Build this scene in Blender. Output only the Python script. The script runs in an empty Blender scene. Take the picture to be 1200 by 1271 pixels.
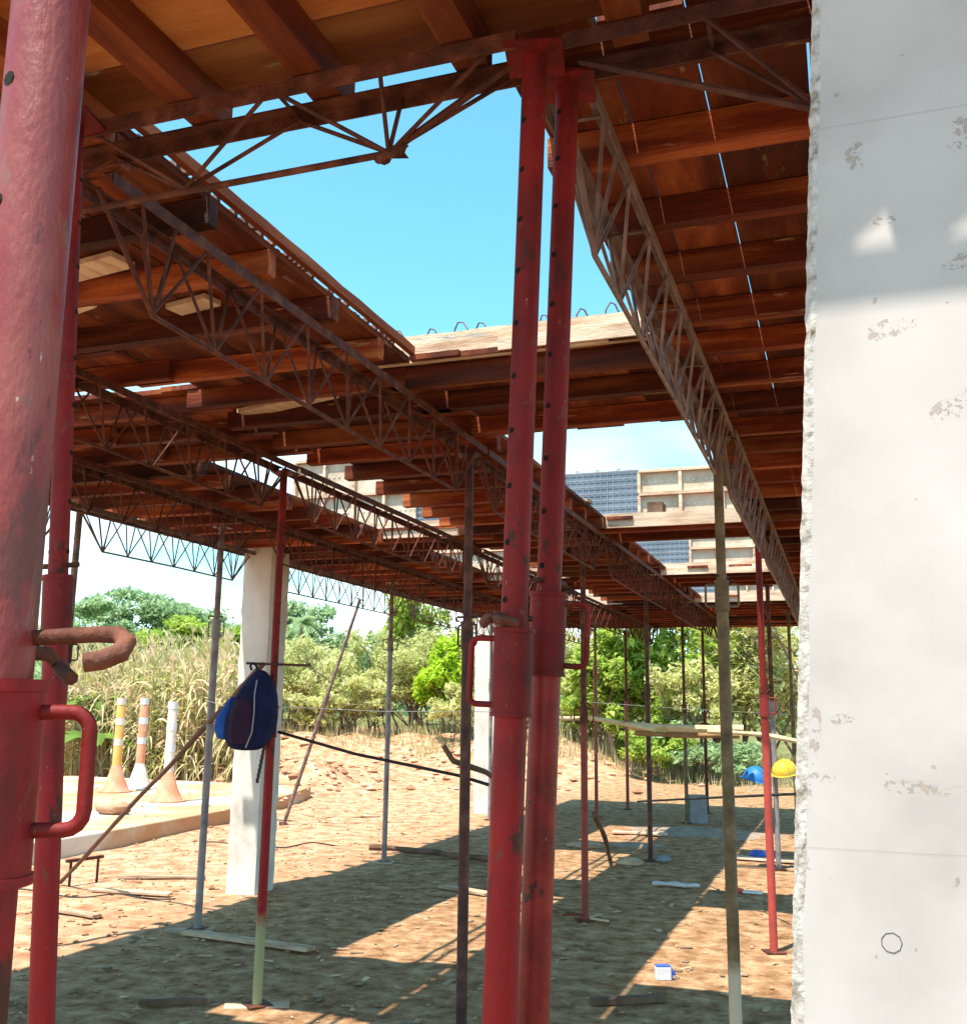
import bpy, math, random
from mathutils import Vector, Matrix, noise as mnoise
R = random.Random(11)
PI = math.pi
S = bpy.context.scene

# ------------------------------------------------------------------ camera
cam_d = bpy.data.cameras.new('camera'); cam = bpy.data.objects.new('camera', cam_d)
S.collection.objects.link(cam); S.camera = cam
rot = Matrix(((0.94405182, 0.05156804, 0.32574054),
              (0.32957072, -0.18410754, -0.92600624),
              (0.01221896, 0.98155242, -0.19080237)))
cam.matrix_world = Matrix.Translation((0, 0, 1.55)) @ rot.to_4x4()
cam_d.sensor_fit = 'HORIZONTAL'; cam_d.sensor_width = 36; cam_d.lens = 38.1
cam_d.clip_start = 0.05; cam_d.clip_end = 3000
S.render.resolution_x = 966; S.render.resolution_y = 1024

# ------------------------------------------------------------------ light
SUN = Vector((-0.45, -1.20, 3.1)).normalized()          # towards the sun
sl = bpy.data.lights.new('sun', 'SUN'); sl.energy = 5.0; sl.angle = math.radians(0.6); sl.color = (1.0, 0.92, 0.80)
so = bpy.data.objects.new('sun', sl); S.collection.objects.link(so)
so.rotation_euler = SUN.to_track_quat('Z', 'Y').to_euler(); so.location = (0, 0, 30)
W = bpy.data.worlds.new('World'); S.world = W; W.use_nodes = True
nt = W.node_tree; nt.nodes.clear()
def N(nt, t, **k):
    n = nt.nodes.new(t)
    for a, v in k.items(): setattr(n, a, v)
    return n
sky = N(nt, 'ShaderNodeTexSky', sky_type='NISHITA', sun_disc=False)
sky.sun_elevation = math.asin(SUN.z); sky.sun_rotation = math.atan2(SUN.x, SUN.y)
sky.air_density = 1.0; sky.dust_density = 0.6; sky.ozone_density = 1.6
tint = N(nt, 'ShaderNodeMix', data_type='RGBA', blend_type='MULTIPLY'); tint.inputs[0].default_value = 1
tint.inputs[7].default_value = (0.72, 1.31, 1.17, 1)
tc = N(nt, 'ShaderNodeTexCoord'); mp = N(nt, 'ShaderNodeMapping'); mp.inputs['Scale'].default_value = (1, 1, 3.2)
cn = N(nt, 'ShaderNodeTexNoise'); cn.inputs['Scale'].default_value = 2.6; cn.inputs['Detail'].default_value = 7; cn.inputs['Roughness'].default_value = 0.55
cr = N(nt, 'ShaderNodeValToRGB'); cr.color_ramp.elements[0].position = 0.36; cr.color_ramp.elements[1].position = 0.60
sep = N(nt, 'ShaderNodeSeparateXYZ'); hr = N(nt, 'ShaderNodeMapRange')
hr.inputs['From Min'].default_value = 0.36; hr.inputs['From Max'].default_value = 0.10
mul = N(nt, 'ShaderNodeMath', operation='MULTIPLY'); mul2 = N(nt, 'ShaderNodeMath', operation='MULTIPLY'); mul2.inputs[1].default_value = 0.85
cm = N(nt, 'ShaderNodeMix', data_type='RGBA'); cm.inputs[7].default_value = (7.6, 7.8, 7.9, 1)
bg = N(nt, 'ShaderNodeBackground'); bg.inputs['Strength'].default_value = 0.15
wo = N(nt, 'ShaderNodeOutputWorld')
L = nt.links.new
L(sky.outputs[0], tint.inputs[6]); L(tc.outputs['Generated'], mp.inputs[0]); L(mp.outputs[0], cn.inputs['Vector'])
L(cn.outputs['Fac'], cr.inputs[0]); L(tc.outputs['Generated'], sep.inputs[0]); L(sep.outputs['Z'], hr.inputs['Value'])
L(cr.outputs[0], mul.inputs[0]); L(hr.outputs[0], mul.inputs[1]); L(mul.outputs[0], mul2.inputs[0]); L(mul2.outputs[0], cm.inputs[0])
L(tint.outputs[2], cm.inputs[6]); L(cm.outputs[2], bg.inputs['Color']); L(bg.outputs[0], wo.inputs[0])
S.view_settings.view_transform = 'Standard'; S.view_settings.look = 'None'
S.view_settings.exposure = 1.0; S.view_settings.gamma = 1.0; S.view_settings.use_curve_mapping = False
try:
    S.cycles.max_bounces = 8; S.cycles.diffuse_bounces = 5
except Exception: pass

# ------------------------------------------------------------------ materials
def ramp_mat(name, cols, scale=6, rough=0.8, bump=0.0, bscale=60, detail=6, metal=0.0, obj_rand=0.0, island=0.0, scuff=None,
             stretch=(1, 1, 1), pos=None, spec=0.3, bdist=0.01):
    m = bpy.data.materials.new(name); m.use_nodes = True; t = m.node_tree; b = t.nodes['Principled BSDF']; l = t.links.new
    b.inputs['Roughness'].default_value = rough; b.inputs['Metallic'].default_value = metal
    b.inputs['Specular IOR Level'].default_value = spec
    co = N(t, 'ShaderNodeTexCoord'); ma = N(t, 'ShaderNodeMapping'); ma.inputs['Scale'].default_value = stretch
    l(co.outputs['Object'], ma.inputs[0])
    vec = ma.outputs[0]
    if obj_rand or island:
        oi = N(t, 'ShaderNodeObjectInfo'); ge = N(t, 'ShaderNodeNewGeometry')
        ad = N(t, 'ShaderNodeMath', operation='MULTIPLY'); ad.inputs[1].default_value = 37.0
        l(oi.outputs['Random'] if obj_rand else ge.outputs['Random Per Island'], ad.inputs[0])
        va = N(t, 'ShaderNodeVectorMath', operation='ADD'); l(vec, va.inputs[0]); l(ad.outputs[0], va.inputs[1]); vec = va.outputs[0]
    no = N(t, 'ShaderNodeTexNoise'); no.inputs['Scale'].default_value = scale; no.inputs['Detail'].default_value = detail; no.inputs['Roughness'].default_value = 0.6
    l(vec, no.inputs['Vector'])
    ra = N(t, 'ShaderNodeValToRGB'); n = len(cols)
    while len(ra.color_ramp.elements) < n: ra.color_ramp.elements.new(0.5)
    for i, c in enumerate(cols):
        ra.color_ramp.elements[i].position = pos[i] if pos else 0.30 + 0.4 * i / max(1, n - 1)
        ra.color_ramp.elements[i].color = (*c, 1)
    l(no.outputs['Fac'], ra.inputs[0]); out = ra.outputs[0]
    for amt, src in ((obj_rand, 'o'), (island, 'i')):
        if amt:
            mr = N(t, 'ShaderNodeMapRange'); mr.inputs['To Min'].default_value = 1 - amt; mr.inputs['To Max'].default_value = 1 + amt
            l((oi.outputs['Random'] if src == 'o' else ge.outputs['Random Per Island']), mr.inputs['Value'])
            hv = N(t, 'ShaderNodeHueSaturation'); l(mr.outputs[0], hv.inputs['Value']); l(out, hv.inputs['Color']); out = hv.outputs[0]
    if scuff:
        for (sc_, th_, colr) in scuff:
            n2 = N(t, 'ShaderNodeTexNoise'); n2.inputs['Scale'].default_value = sc_; n2.inputs['Detail'].default_value = 9; n2.inputs['Roughness'].default_value = 0.72
            l(vec, n2.inputs['Vector']); r2 = N(t, 'ShaderNodeMapRange'); r2.inputs['From Min'].default_value = th_; r2.inputs['From Max'].default_value = th_ + 0.04
            l(n2.outputs['Fac'], r2.inputs['Value']); m2 = N(t, 'ShaderNodeMix', data_type='RGBA'); l(r2.outputs[0], m2.inputs[0]); l(out, m2.inputs[6]); m2.inputs[7].default_value = (*colr, 1); out = m2.outputs[2]
    l(out, b.inputs['Base Color'])
    if bump:
        bn = N(t, 'ShaderNodeTexNoise'); bn.inputs['Scale'].default_value = bscale; bn.inputs['Detail'].default_value = 5
        l(vec, bn.inputs['Vector'])
        bu = N(t, 'ShaderNodeBump'); bu.inputs['Strength'].default_value = bump; bu.inputs['Distance'].default_value = bdist
        l(bn.outputs['Fac'], bu.inputs['Height']); l(bu.outputs[0], b.inputs['Normal'])
    return m

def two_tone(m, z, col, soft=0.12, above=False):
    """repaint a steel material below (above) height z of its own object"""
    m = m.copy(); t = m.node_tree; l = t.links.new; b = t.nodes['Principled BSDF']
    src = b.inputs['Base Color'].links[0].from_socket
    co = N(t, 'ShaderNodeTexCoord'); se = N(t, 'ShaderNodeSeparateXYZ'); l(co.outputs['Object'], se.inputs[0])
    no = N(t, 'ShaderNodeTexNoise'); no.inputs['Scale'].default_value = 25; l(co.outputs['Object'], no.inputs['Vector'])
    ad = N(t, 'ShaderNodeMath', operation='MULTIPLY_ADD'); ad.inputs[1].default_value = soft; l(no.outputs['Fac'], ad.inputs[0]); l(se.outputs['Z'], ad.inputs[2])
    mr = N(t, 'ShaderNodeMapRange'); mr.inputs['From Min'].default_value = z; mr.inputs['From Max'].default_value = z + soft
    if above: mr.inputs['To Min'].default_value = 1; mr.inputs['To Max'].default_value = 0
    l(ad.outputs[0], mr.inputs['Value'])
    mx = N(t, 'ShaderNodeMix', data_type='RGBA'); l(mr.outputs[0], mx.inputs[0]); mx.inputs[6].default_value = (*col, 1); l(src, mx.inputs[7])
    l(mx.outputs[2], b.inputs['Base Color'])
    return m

SC1 = [(13, 0.58, (0.055, 0.014, 0.010)), (42, 0.60, (0.15, 0.035, 0.022)), (70, 0.66, (0.42, 0.30, 0.26)), (9, 0.68, (0.34, 0.22, 0.18))]
red = ramp_mat('red_paint', [(0.10, 0.006, 0.005), (0.21, 0.004, 0.006), (0.27, 0.006, 0.008), (0.25, 0.03, 0.022)], 9, 0.58, 0.15, 140, pos=[0.28, 0.42, 0.60, 0.78], stretch=(1, 1, 0.5), spec=0.3, scuff=SC1)
red_pale = ramp_mat('chalky_red_paint', [(0.12, 0.008, 0.008), (0.21, 0.022, 0.018), (0.32, 0.10, 0.08)], 6, 0.42, 0.18, 190, stretch=(1, 1, 0.4), spec=0.5, scuff=[(13, 0.57, (0.12, 0.02, 0.015)), (48, 0.59, (0.20, 0.07, 0.05)), (75, 0.65, (0.5, 0.38, 0.34))])
red_dark = ramp_mat('dark_red_paint', [(0.06, 0.005, 0.004), (0.16, 0.007, 0.007), (0.24, 0.011, 0.010)], 9, 0.62, 0.15, 140, stretch=(1, 1, 0.5), spec=0.25, scuff=SC1)
rust = ramp_mat('rusty_steel', [(0.03, 0.010, 0.007), (0.09, 0.026, 0.015), (0.17, 0.06, 0.035)], 14, 0.75, 0.4, 120)
rust_grey = ramp_mat('weathered_steel', [(0.08, 0.05, 0.045), (0.17, 0.11, 0.10), (0.26, 0.19, 0.17)], 12, 0.6, 0.3, 110)
grey_steel = ramp_mat('grey_steel', [(0.13, 0.11, 0.12), (0.22, 0.19, 0.20), (0.30, 0.26, 0.26)], 9, 0.5, 0.25, 100)
dark_steel = ramp_mat('dark_steel', [(0.03, 0.014, 0.014), (0.07, 0.025, 0.022), (0.13, 0.06, 0.05)], 12, 0.6, 0.3, 100)
olive_steel = ramp_mat('olive_steel', [(0.06, 0.04, 0.02), (0.13, 0.09, 0.045), (0.19, 0.14, 0.08)], 12, 0.6, 0.3, 100)
black = ramp_mat('black_hollow', [(0.004, 0.003, 0.003), (0.008, 0.006, 0.006)], 5, 0.9)
rod_black = ramp_mat('dark_rod', [(0.012, 0.012, 0.014), (0.03, 0.028, 0.03)], 20, 0.6)
joist_m = ramp_mat('reddish_timber', [(0.035, 0.005, 0.002), (0.13, 0.020, 0.005), (0.33, 0.095, 0.026)], 3.5, 0.85, 0.35, 50, obj_rand=0.75, stretch=(0.35, 3, 3), scuff=[(5, 0.62, (0.36, 0.20, 0.11)), (14, 0.64, (0.05, 0.02, 0.012))])
joisty_m = ramp_mat('reddish_timber_long', [(0.07, 0.012, 0.004), (0.16, 0.034, 0.010), (0.28, 0.09, 0.03)], 3.5, 0.85, 0.35, 50, obj_rand=0.45, stretch=(3, 0.35, 3))
board_m = ramp_mat('form_boards', [(0.035, 0.006, 0.003), (0.11, 0.020, 0.006), (0.25, 0.072, 0.020)], 2.6, 0.85, 0.3, 45, island=0.8, stretch=(2.5, 0.5, 1), scuff=[(7, 0.62, (0.22, 0.14, 0.10)), (3, 0.64, (0.04, 0.015, 0.01))])
boardx_m = ramp_mat('form_boards_across', [(0.12, 0.03, 0.010), (0.28, 0.085, 0.022), (0.40, 0.17, 0.06)], 2.6, 0.85, 0.3, 45, island=0.5, stretch=(0.5, 2.5, 1), scuff=[(7, 0.62, (0.30, 0.22, 0.15)), (3, 0.62, (0.10, 0.035, 0.015))])
edge_m = ramp_mat('pale_plank', [(0.36, 0.20, 0.12), (0.62, 0.44, 0.31), (0.74, 0.60, 0.47)], 5, 0.8, 0.35, 60, obj_rand=0.15, stretch=(0.5, 3, 4), scuff=[(6, 0.60, (0.34, 0.30, 0.27)), (22, 0.66, (0.14, 0.08, 0.05))])
oldwood = ramp_mat('old_wood', [(0.22, 0.13, 0.08), (0.42, 0.29, 0.19), (0.58, 0.44, 0.31)], 6, 0.85, 0.4, 60, obj_rand=0.2, stretch=(0.6, 3, 3))
darkwood = ramp_mat('dark_wood', [(0.05, 0.03, 0.02), (0.13, 0.07, 0.045), (0.20, 0.12, 0.08)], 6, 0.85, 0.4, 60)
palewood = ramp_mat('pale_pole', [(0.38, 0.27, 0.14), (0.58, 0.45, 0.26), (0.68, 0.55, 0.36)], 6, 0.8, 0.3, 60)
conc = ramp_mat('column_concrete', [(0.42, 0.38, 0.34), (0.60, 0.56, 0.51), (0.68, 0.64, 0.59)], 3.5, 0.9, 0.35, 45, stretch=(1, 1, 0.6))
slabm = ramp_mat('slab_concrete', [(0.46, 0.25, 0.13), (0.50, 0.36, 0.24), (0.62, 0.58, 0.52)], 0.7, 0.9, 0.3, 30, pos=[0.44, 0.54, 0.62])
greyblock = ramp_mat('block_concrete', [(0.17, 0.18, 0.20), (0.27, 0.28, 0.31)], 9, 0.9, 0.4, 60)
white_p = ramp_mat('white_plastic', [(0.52, 0.52, 0.54), (0.70, 0.70, 0.73)], 8, 0.5, 0.15, 40, scuff=[(12, 0.62, (0.42, 0.32, 0.25))])
orange_p = ramp_mat('orange_plastic', [(0.60, 0.20, 0.10), (0.72, 0.34, 0.22)], 8, 0.65, 0.1, 30, scuff=[(9, 0.6, (0.62, 0.45, 0.34))])
yellow_o = ramp_mat('amber_plastic', [(0.66, 0.30, 0.06), (0.74, 0.42, 0.14)], 8, 0.65, 0.1, 30, scuff=[(9, 0.6, (0.62, 0.45, 0.34))])
dirty_w = ramp_mat('dirty_white_plastic', [(0.55, 0.42, 0.34), (0.75, 0.68, 0.60)], 8, 0.6, 0.1, 30)
blue_h = ramp_mat('blue_shell', [(0.015, 0.13, 0.42), (0.02, 0.20, 0.56)], 6, 0.5, 0.1, 40, scuff=[(14, 0.62, (0.3, 0.33, 0.36))])
yellow_h = ramp_mat('yellow_shell', [(0.60, 0.40, 0.03), (0.72, 0.50, 0.05)], 6, 0.5, 0.1, 40, scuff=[(14, 0.62, (0.5, 0.42, 0.3))])
navy = ramp_mat('navy_fabric', [(0.004, 0.005, 0.03), (0.010, 0.014, 0.075)], 9, 0.9, 0.5, 35, bdist=0.02)
maroon = ramp_mat('plum_fabric', [(0.018, 0.006, 0.02), (0.035, 0.012, 0.04)], 9, 0.9, 0.5, 35, bdist=0.02)
blue_f = ramp_mat('blue_fabric', [(0.01, 0.06, 0.30), (0.02, 0.12, 0.45)], 7, 0.85, 0.5, 40, bdist=0.02)
grey_f = ramp_mat('grey_piping', [(0.2, 0.22, 0.3), (0.3, 0.32, 0.4)], 7, 0.8)
string_m = ramp_mat('nylon_string', [(0.75, 0.74, 0.66), (0.85, 0.84, 0.78)], 7, 0.6)
redplastic = ramp_mat('red_wrapper', [(0.55, 0.04, 0.03), (0.7, 0.08, 0.06)], 7, 0.5)
bluep = ramp_mat('blue_wrapper', [(0.03, 0.08, 0.35), (0.06, 0.14, 0.5)], 7, 0.5)

# ------------------------------------------------------------------ mesh builder
class MB:
    def __init__(s): s.v = []; s.f = []; s.mi = []
    def quad(s, *p, m=0):
        i = len(s.v); s.v += [tuple(q) for q in p]; s.f.append(tuple(range(i, i + len(p)))); s.mi.append(m)
    def box(s, x0, x1, y0, y1, z0, z1, m=0, M=None):
        p = [Vector((x, y, z)) for z in (z0, z1) for y in (y0, y1) for x in (x0, x1)]
        if M: p = [M @ q for q in p]
        i = len(s.v); s.v += [tuple(q) for q in p]
        for f in ((0, 2, 3, 1), (4, 5, 7, 6), (0, 1, 5, 4), (2, 6, 7, 3), (0, 4, 6, 2), (1, 3, 7, 5)):
            s.f.append(tuple(i + k for k in f)); s.mi.append(m)
    def tube(s, pts, r, n=8, m=0, caps=True):
        pts = [Vector(p) for p in pts]; rs = r if isinstance(r, (list, tuple)) else [r] * len(pts)
        i0 = len(s.v); a = None
        for k, p in enumerate(pts):
            d = (pts[min(k + 1, len(pts) - 1)] - pts[max(k - 1, 0)]).normalized()
            if a is None: a = d.orthogonal().normalized()
            else:
                a = (a - d * a.dot(d)); a = a.normalized() if a.length > 1e-6 else d.orthogonal().normalized()
            b = d.cross(a)
            for j in range(n):
                t = 2 * PI * j / n; s.v.append(tuple(p + (a * math.cos(t) + b * math.sin(t)) * rs[k]))
        for k in range(len(pts) - 1):
            for j in range(n):
                q = i0 + k * n; s.f.append((q + j, q + (j + 1) % n, q + n + (j + 1) % n, q + n + j)); s.mi.append(m)
        if caps:
            s.f.append(tuple(i0 + j for j in reversed(range(n)))); s.mi.append(m)
            q = i0 + (len(pts) - 1) * n; s.f.append(tuple(q + j for j in range(n))); s.mi.append(m)
    def rings(s, secs, n=16, m=0):
        """secs: list of (z, cx, cy, rx, ry, power)"""
        i0 = len(s.v)
        for (z, cx, cy, rx, ry, pw) in secs:
            for j in range(n):
                t = 2 * PI * j / n; c, d = math.cos(t), math.sin(t)
                s.v.append((cx + rx * math.copysign(abs(c) ** pw, c), cy + ry * math.copysign(abs(d) ** pw, d), z))
        for k in range(len(secs) - 1):
            for j in range(n):
                q = i0 + k * n; s.f.append((q + j, q + (j + 1) % n, q + n + (j + 1) % n, q + n + j)); s.mi.append(m)
        s.f.append(tuple(i0 + j for j in reversed(range(n)))); s.mi.append(m)
        q = i0 + (len(secs) - 1) * n; s.f.append(tuple(q + j for j in range(n))); s.mi.append(m)
    def mesh(s, name, mats, smooth=False):
        me = bpy.data.meshes.new(name); me.from_pydata(s.v, [], s.f); me.update()
        for m in (mats if isinstance(mats, (list, tuple)) else [mats]): me.materials.append(m)
        me.polygons.foreach_set('material_index', s.mi)
        if smooth:
            me.polygons.foreach_set('use_smooth', [True] * len(me.polygons))
            try: me.set_sharp_from_angle(angle=math.radians(40))
            except Exception: pass
        return me
    def build(s, name, mats, parent=None, smooth=False):
        return link(name, s.mesh(name, mats, smooth), parent)
def link(name, me, parent=None, loc=None):
    o = bpy.data.objects.new(name, me); S.collection.objects.link(o)
    if parent: o.parent = parent
    if loc: o.location = loc
    return o
def tag(o, label=None, cat=None, group=None, kind=None):
    if label: o['label'] = label
    if cat: o['category'] = cat
    if group: o['group'] = group
    if kind: o['kind'] = kind
    return o
def thing(name, loc, label, cat, group=None, rz=0):
    o = bpy.data.objects.new(name, None); S.collection.objects.link(o); o.location = loc; o.rotation_euler = (0, 0, rz); o.empty_display_size = 0.1
    return tag(o, label, cat, group)
def bevel(o, w=0.004, seg=2):
    md = o.modifiers.new('bevel', 'BEVEL'); md.width = w; md.segments = seg; md.limit_method = 'ANGLE'
    return o
def smoothstep(a, b, x):
    t = max(0, min(1, (x - a) / (b - a))); return t * t * (3 - 2 * t)

# ------------------------------------------------------------------ ground
def hgt(x, y):
    n = mnoise.noise(Vector((x * 0.35, y * 0.35, 0))) * 0.5 + mnoise.noise(Vector((x * 1.1, y * 1.1, 3))) * 0.25
    out = smoothstep(-5.0, -7.0, x)
    z = 0.03 * n + 0.006 * mnoise.noise(Vector((x * 4, y * 4, 7)))
    z += out * 0.05 * (n + 0.2)
    z += 0.018 * abs(mnoise.noise(Vector((x * 2.1, y * 0.9, 31)))) * (1 + out)
    z += out * 0.008 * mnoise.noise(Vector((x * 7, y * 7, 17)))
    # spoil heaps at the back of the site
    edge = smoothstep(19.0 + 0.35 * (x + 10) * (x > -10), 25.0, y) * smoothstep(-3.5, -7.5, x)
    z += edge * (0.75 + 0.5 * n)
    z += 0.55 * math.exp(-(((x + 11.6) / 1.8) ** 2 + ((y - 19.2) / 1.2) ** 2)) * (1 + 0.8 * n)
    z += 0.5 * math.exp(-(((x + 15.5) / 3.0) ** 2 + ((y - 22) / 1.6) ** 2)) * (1 + n)
    z += 0.28 * math.exp(-(((x + 9.9) / 0.8) ** 2 + ((y - 18.2) / 0.5) ** 2)) * (1 + 1.2 * n)
    z += smoothstep(21, 27, y) * 0.15 * max(0, n + 0.3)
    far = smoothstep(40, 200, y); z += far * 2.0
    return z
def axis(a, b, fine, far_lo, far_hi):
    v = [a + (b - a) * i / fine for i in range(fine + 1)]
    st = (b - a) / fine; lo = [a]; hi = [b]
    while lo[-1] > far_lo: st *= 1.25; lo.append(lo[-1] - st)
    st = (b - a) / fine
    while hi[-1] < far_hi: st *= 1.25; hi.append(hi[-1] + st)
    return list(reversed(lo[1:])) + v + hi[1:]
xs = axis(-14, 3, 240, -900, 900); ys = axis(1.0, 28, 330, -400, 1500)
g = MB(); nx = len(xs)
for y in ys:
    for x in xs: g.v.append((x, y, hgt(x, y)))
for j in range(len(ys) - 1):
    for i in range(nx - 1):
        a = j * nx + i; g.f.append((a, a + 1, a + nx + 1, a + nx)); g.mi.append(0)
gm = bpy.data.materials.new('site_soil'); gm.use_nodes = True; t = gm.node_tree; b = t.nodes['Principled BSDF']; l = t.links.new
b.inputs['Roughness'].default_value = 0.95; b.inputs['Specular IOR Level'].default_value = 0.1
co = N(t, 'ShaderNodeTexCoord')
def noi(scale, det=6, ro=0.6):
    n = N(t, 'ShaderNodeTexNoise'); n.inputs['Scale'].default_value = scale; n.inputs['Detail'].default_value = det; n.inputs['Roughness'].default_value = ro
    l(co.outputs['Object'], n.inputs['Vector']); return n
def rmp(src, cols, pos):
    r = N(t, 'ShaderNodeValToRGB')
    while len(r.color_ramp.elements) < len(cols): r.color_ramp.elements.new(0.5)
    for i, c in enumerate(cols): r.color_ramp.elements[i].position = pos[i]; r.color_ramp.elements[i].color = (*c, 1)
    l(src, r.inputs[0]); return r
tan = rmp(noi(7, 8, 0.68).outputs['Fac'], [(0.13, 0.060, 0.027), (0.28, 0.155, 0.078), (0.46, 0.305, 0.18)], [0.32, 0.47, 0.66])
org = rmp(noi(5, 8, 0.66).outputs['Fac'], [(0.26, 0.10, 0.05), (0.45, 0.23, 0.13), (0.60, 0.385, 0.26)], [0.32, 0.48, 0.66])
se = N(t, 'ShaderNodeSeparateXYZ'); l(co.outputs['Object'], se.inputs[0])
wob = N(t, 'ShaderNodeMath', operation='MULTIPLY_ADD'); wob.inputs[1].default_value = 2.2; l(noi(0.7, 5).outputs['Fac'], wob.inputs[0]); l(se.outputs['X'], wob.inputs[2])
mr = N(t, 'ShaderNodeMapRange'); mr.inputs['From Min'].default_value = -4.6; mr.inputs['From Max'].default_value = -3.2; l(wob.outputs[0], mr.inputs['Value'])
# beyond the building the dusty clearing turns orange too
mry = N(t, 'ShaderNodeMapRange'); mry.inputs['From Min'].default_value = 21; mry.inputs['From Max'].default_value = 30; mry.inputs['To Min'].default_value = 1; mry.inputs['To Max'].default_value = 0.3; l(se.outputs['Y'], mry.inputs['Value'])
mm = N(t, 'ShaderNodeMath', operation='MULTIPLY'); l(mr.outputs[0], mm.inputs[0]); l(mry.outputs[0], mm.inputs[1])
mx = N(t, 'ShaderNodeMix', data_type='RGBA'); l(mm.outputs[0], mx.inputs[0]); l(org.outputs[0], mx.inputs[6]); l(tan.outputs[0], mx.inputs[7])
# grassy far land
mg = N(t, 'ShaderNodeMapRange'); mg.inputs['From Min'].default_value = 29; mg.inputs['From Max'].default_value = 36; l(se.outputs['Y'], mg.inputs['Value'])
gr = rmp(noi(1.5, 6).outputs['Fac'], [(0.10, 0.11, 0.03), (0.22, 0.2, 0.08)], [0.4, 0.6])
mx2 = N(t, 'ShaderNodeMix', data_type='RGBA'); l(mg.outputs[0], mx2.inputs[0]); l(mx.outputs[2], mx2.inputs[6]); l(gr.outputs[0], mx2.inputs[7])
pat = N(t, 'ShaderNodeMapRange'); pat.inputs['From Min'].default_value = 0.56; pat.inputs['From Max'].default_value = 0.66; pat.inputs['To Max'].default_value = 0.55; l(noi(1.6, 7, 0.7).outputs['Fac'], pat.inputs['Value'])
mx4 = N(t, 'ShaderNodeMix', data_type='RGBA', blend_type='MULTIPLY'); l(pat.outputs[0], mx4.inputs[0]); l(mx2.outputs[2], mx4.inputs[6]); mx4.inputs[7].default_value = (0.55, 0.45, 0.42, 1)
pal = N(t, 'ShaderNodeMapRange'); pal.inputs['From Min'].default_value = 0.60; pal.inputs['From Max'].default_value = 0.72; pal.inputs['To Max'].default_value = 0.5; l(noi(3.1, 8, 0.75).outputs['Fac'], pal.inputs['Value'])
mx5 = N(t, 'ShaderNodeMix', data_type='RGBA'); l(pal.outputs[0], mx5.inputs[0]); l(mx4.outputs[2], mx5.inputs[6]); mx5.inputs[7].default_value = (0.62, 0.50, 0.38, 1)
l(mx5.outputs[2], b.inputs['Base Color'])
bn = noi(14, 10, 0.74); bu = N(t, 'ShaderNodeBump'); bu.inputs['Strength'].default_value = 0.55; bu.inputs['Distance'].default_value = 0.018
l(bn.outputs['Fac'], bu.inputs['Height']); l(bu.outputs[0], b.inputs['Normal'])
tag(g.build('ground', gm, smooth=True), kind='structure')

# cement spill and damp patches
cs = MB(); 
def blob(mb, cx, cy, rx, ry, dz, seed, n=26):
    r = random.Random(seed); k = len(mb.v); mb.v.append((cx, cy, hgt(cx, cy) + dz + 0.004))
    for ring in (0.5, 1.0):
        for j in range(n):
            a = 2 * PI * j / n; q = ring * (0.8 + 0.35 * mnoise.noise(Vector((math.cos(a) * 1.7, math.sin(a) * 1.7, seed))))
            x, y = cx + rx * q * math.cos(a), cy + ry * q * math.sin(a); mb.v.append((x, y, hgt(x, y) + (dz if ring < 1 else -0.004)))
    for j in range(n):
        mb.f.append((k, k + 1 + j, k + 1 + (j + 1) % n)); mb.mi.append(0)
        mb.f.append((k + 1 + j, k + 1 + n + j, k + 1 + n + (j + 1) % n, k + 1 + (j + 1) % n)); mb.mi.append(0)
spill = ramp_mat('cement_dust', [(0.20, 0.13, 0.085), (0.27, 0.21, 0.16), (0.34, 0.28, 0.23)], 5, 0.9, 0.4, 40)
blob(cs, -2.0, 14.3, 1.3, 0.95, 0.022, 4); blob(cs, -2.45, 12.6, 0.5, 0.3, 0.018, 5)
tag(cs.build('cement_patch', spill, smooth=True), kind='structure')

# gravel, clods and litter
def clod(mb, x, y, r, rr, m=0):
    z = hgt(x, y); k = len(mb.v)
    for (a, bb, c) in ((1, 0, 0), (-1, 0, 0), (0, 1, 0), (0, -1, 0), (0, 0, 1), (0, 0, -1)):
        s = r * rr.uniform(0.6, 1.25); mb.v.append((x + a * s + rr.uniform(-.2, .2) * r, y + bb * s, z + 0.3 * r + c * s * 0.6))
    for f in ((0, 2, 4), (2, 1, 4), (1, 3, 4), (3, 0, 4), (2, 0, 5), (1, 2, 5), (3, 1, 5), (0, 3, 5)):
        mb.f.append(tuple(k + q for q in f)); mb.mi.append(m)
cl = MB()
for i in range(5000):
    y = 4.2 + 15 * R.random() ** 1.3; x = R.uniform(-0.85 * y - 0.5, 0.3)
    if R.random() < 0.3: x = R.uniform(-0.85 * y - 0.5, -4)
    clod(cl, x, y, 0.004 + 0.022 * R.random() ** 6 + (0.02 * R.random() ** 3 if x < -5 else 0), R)
clod_m = ramp_mat('soil_clods', [(0.22, 0.12, 0.055), (0.36, 0.21, 0.11), (0.46, 0.30, 0.18)], 3, 0.95, island=0.25)
tag(cl.build('gravel', clod_m), kind='stuff', label='small stones and soil clods scattered over the dirt floor', cat='gravel')
rb = MB()
for i in range(520):                                       # broken lumps on the spoil heaps
    cx, cy, sx, sy = R.choice([(-9.9, 18.1, 0.8, 0.5), (-11.5, 19, 1.6, 1), (-9, 22, 2.5, 1.5), (-13, 21, 2, 1.4), (-7, 23, 2, 1.6)])
    clod(rb, R.gauss(cx, sx), R.gauss(cy, sy), 0.03 + 0.12 * R.random() ** 3, R)
rub_m = ramp_mat('red_rubble', [(0.28, 0.12, 0.06), (0.46, 0.24, 0.14), (0.60, 0.40, 0.28)], 3, 0.95, 0.4, 20, island=0.35)
tag(rb.build('rubble', rub_m), kind='stuff', label='orange broken soil lumps on the heaps behind the slab', cat='rubble')
lt = MB()
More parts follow.
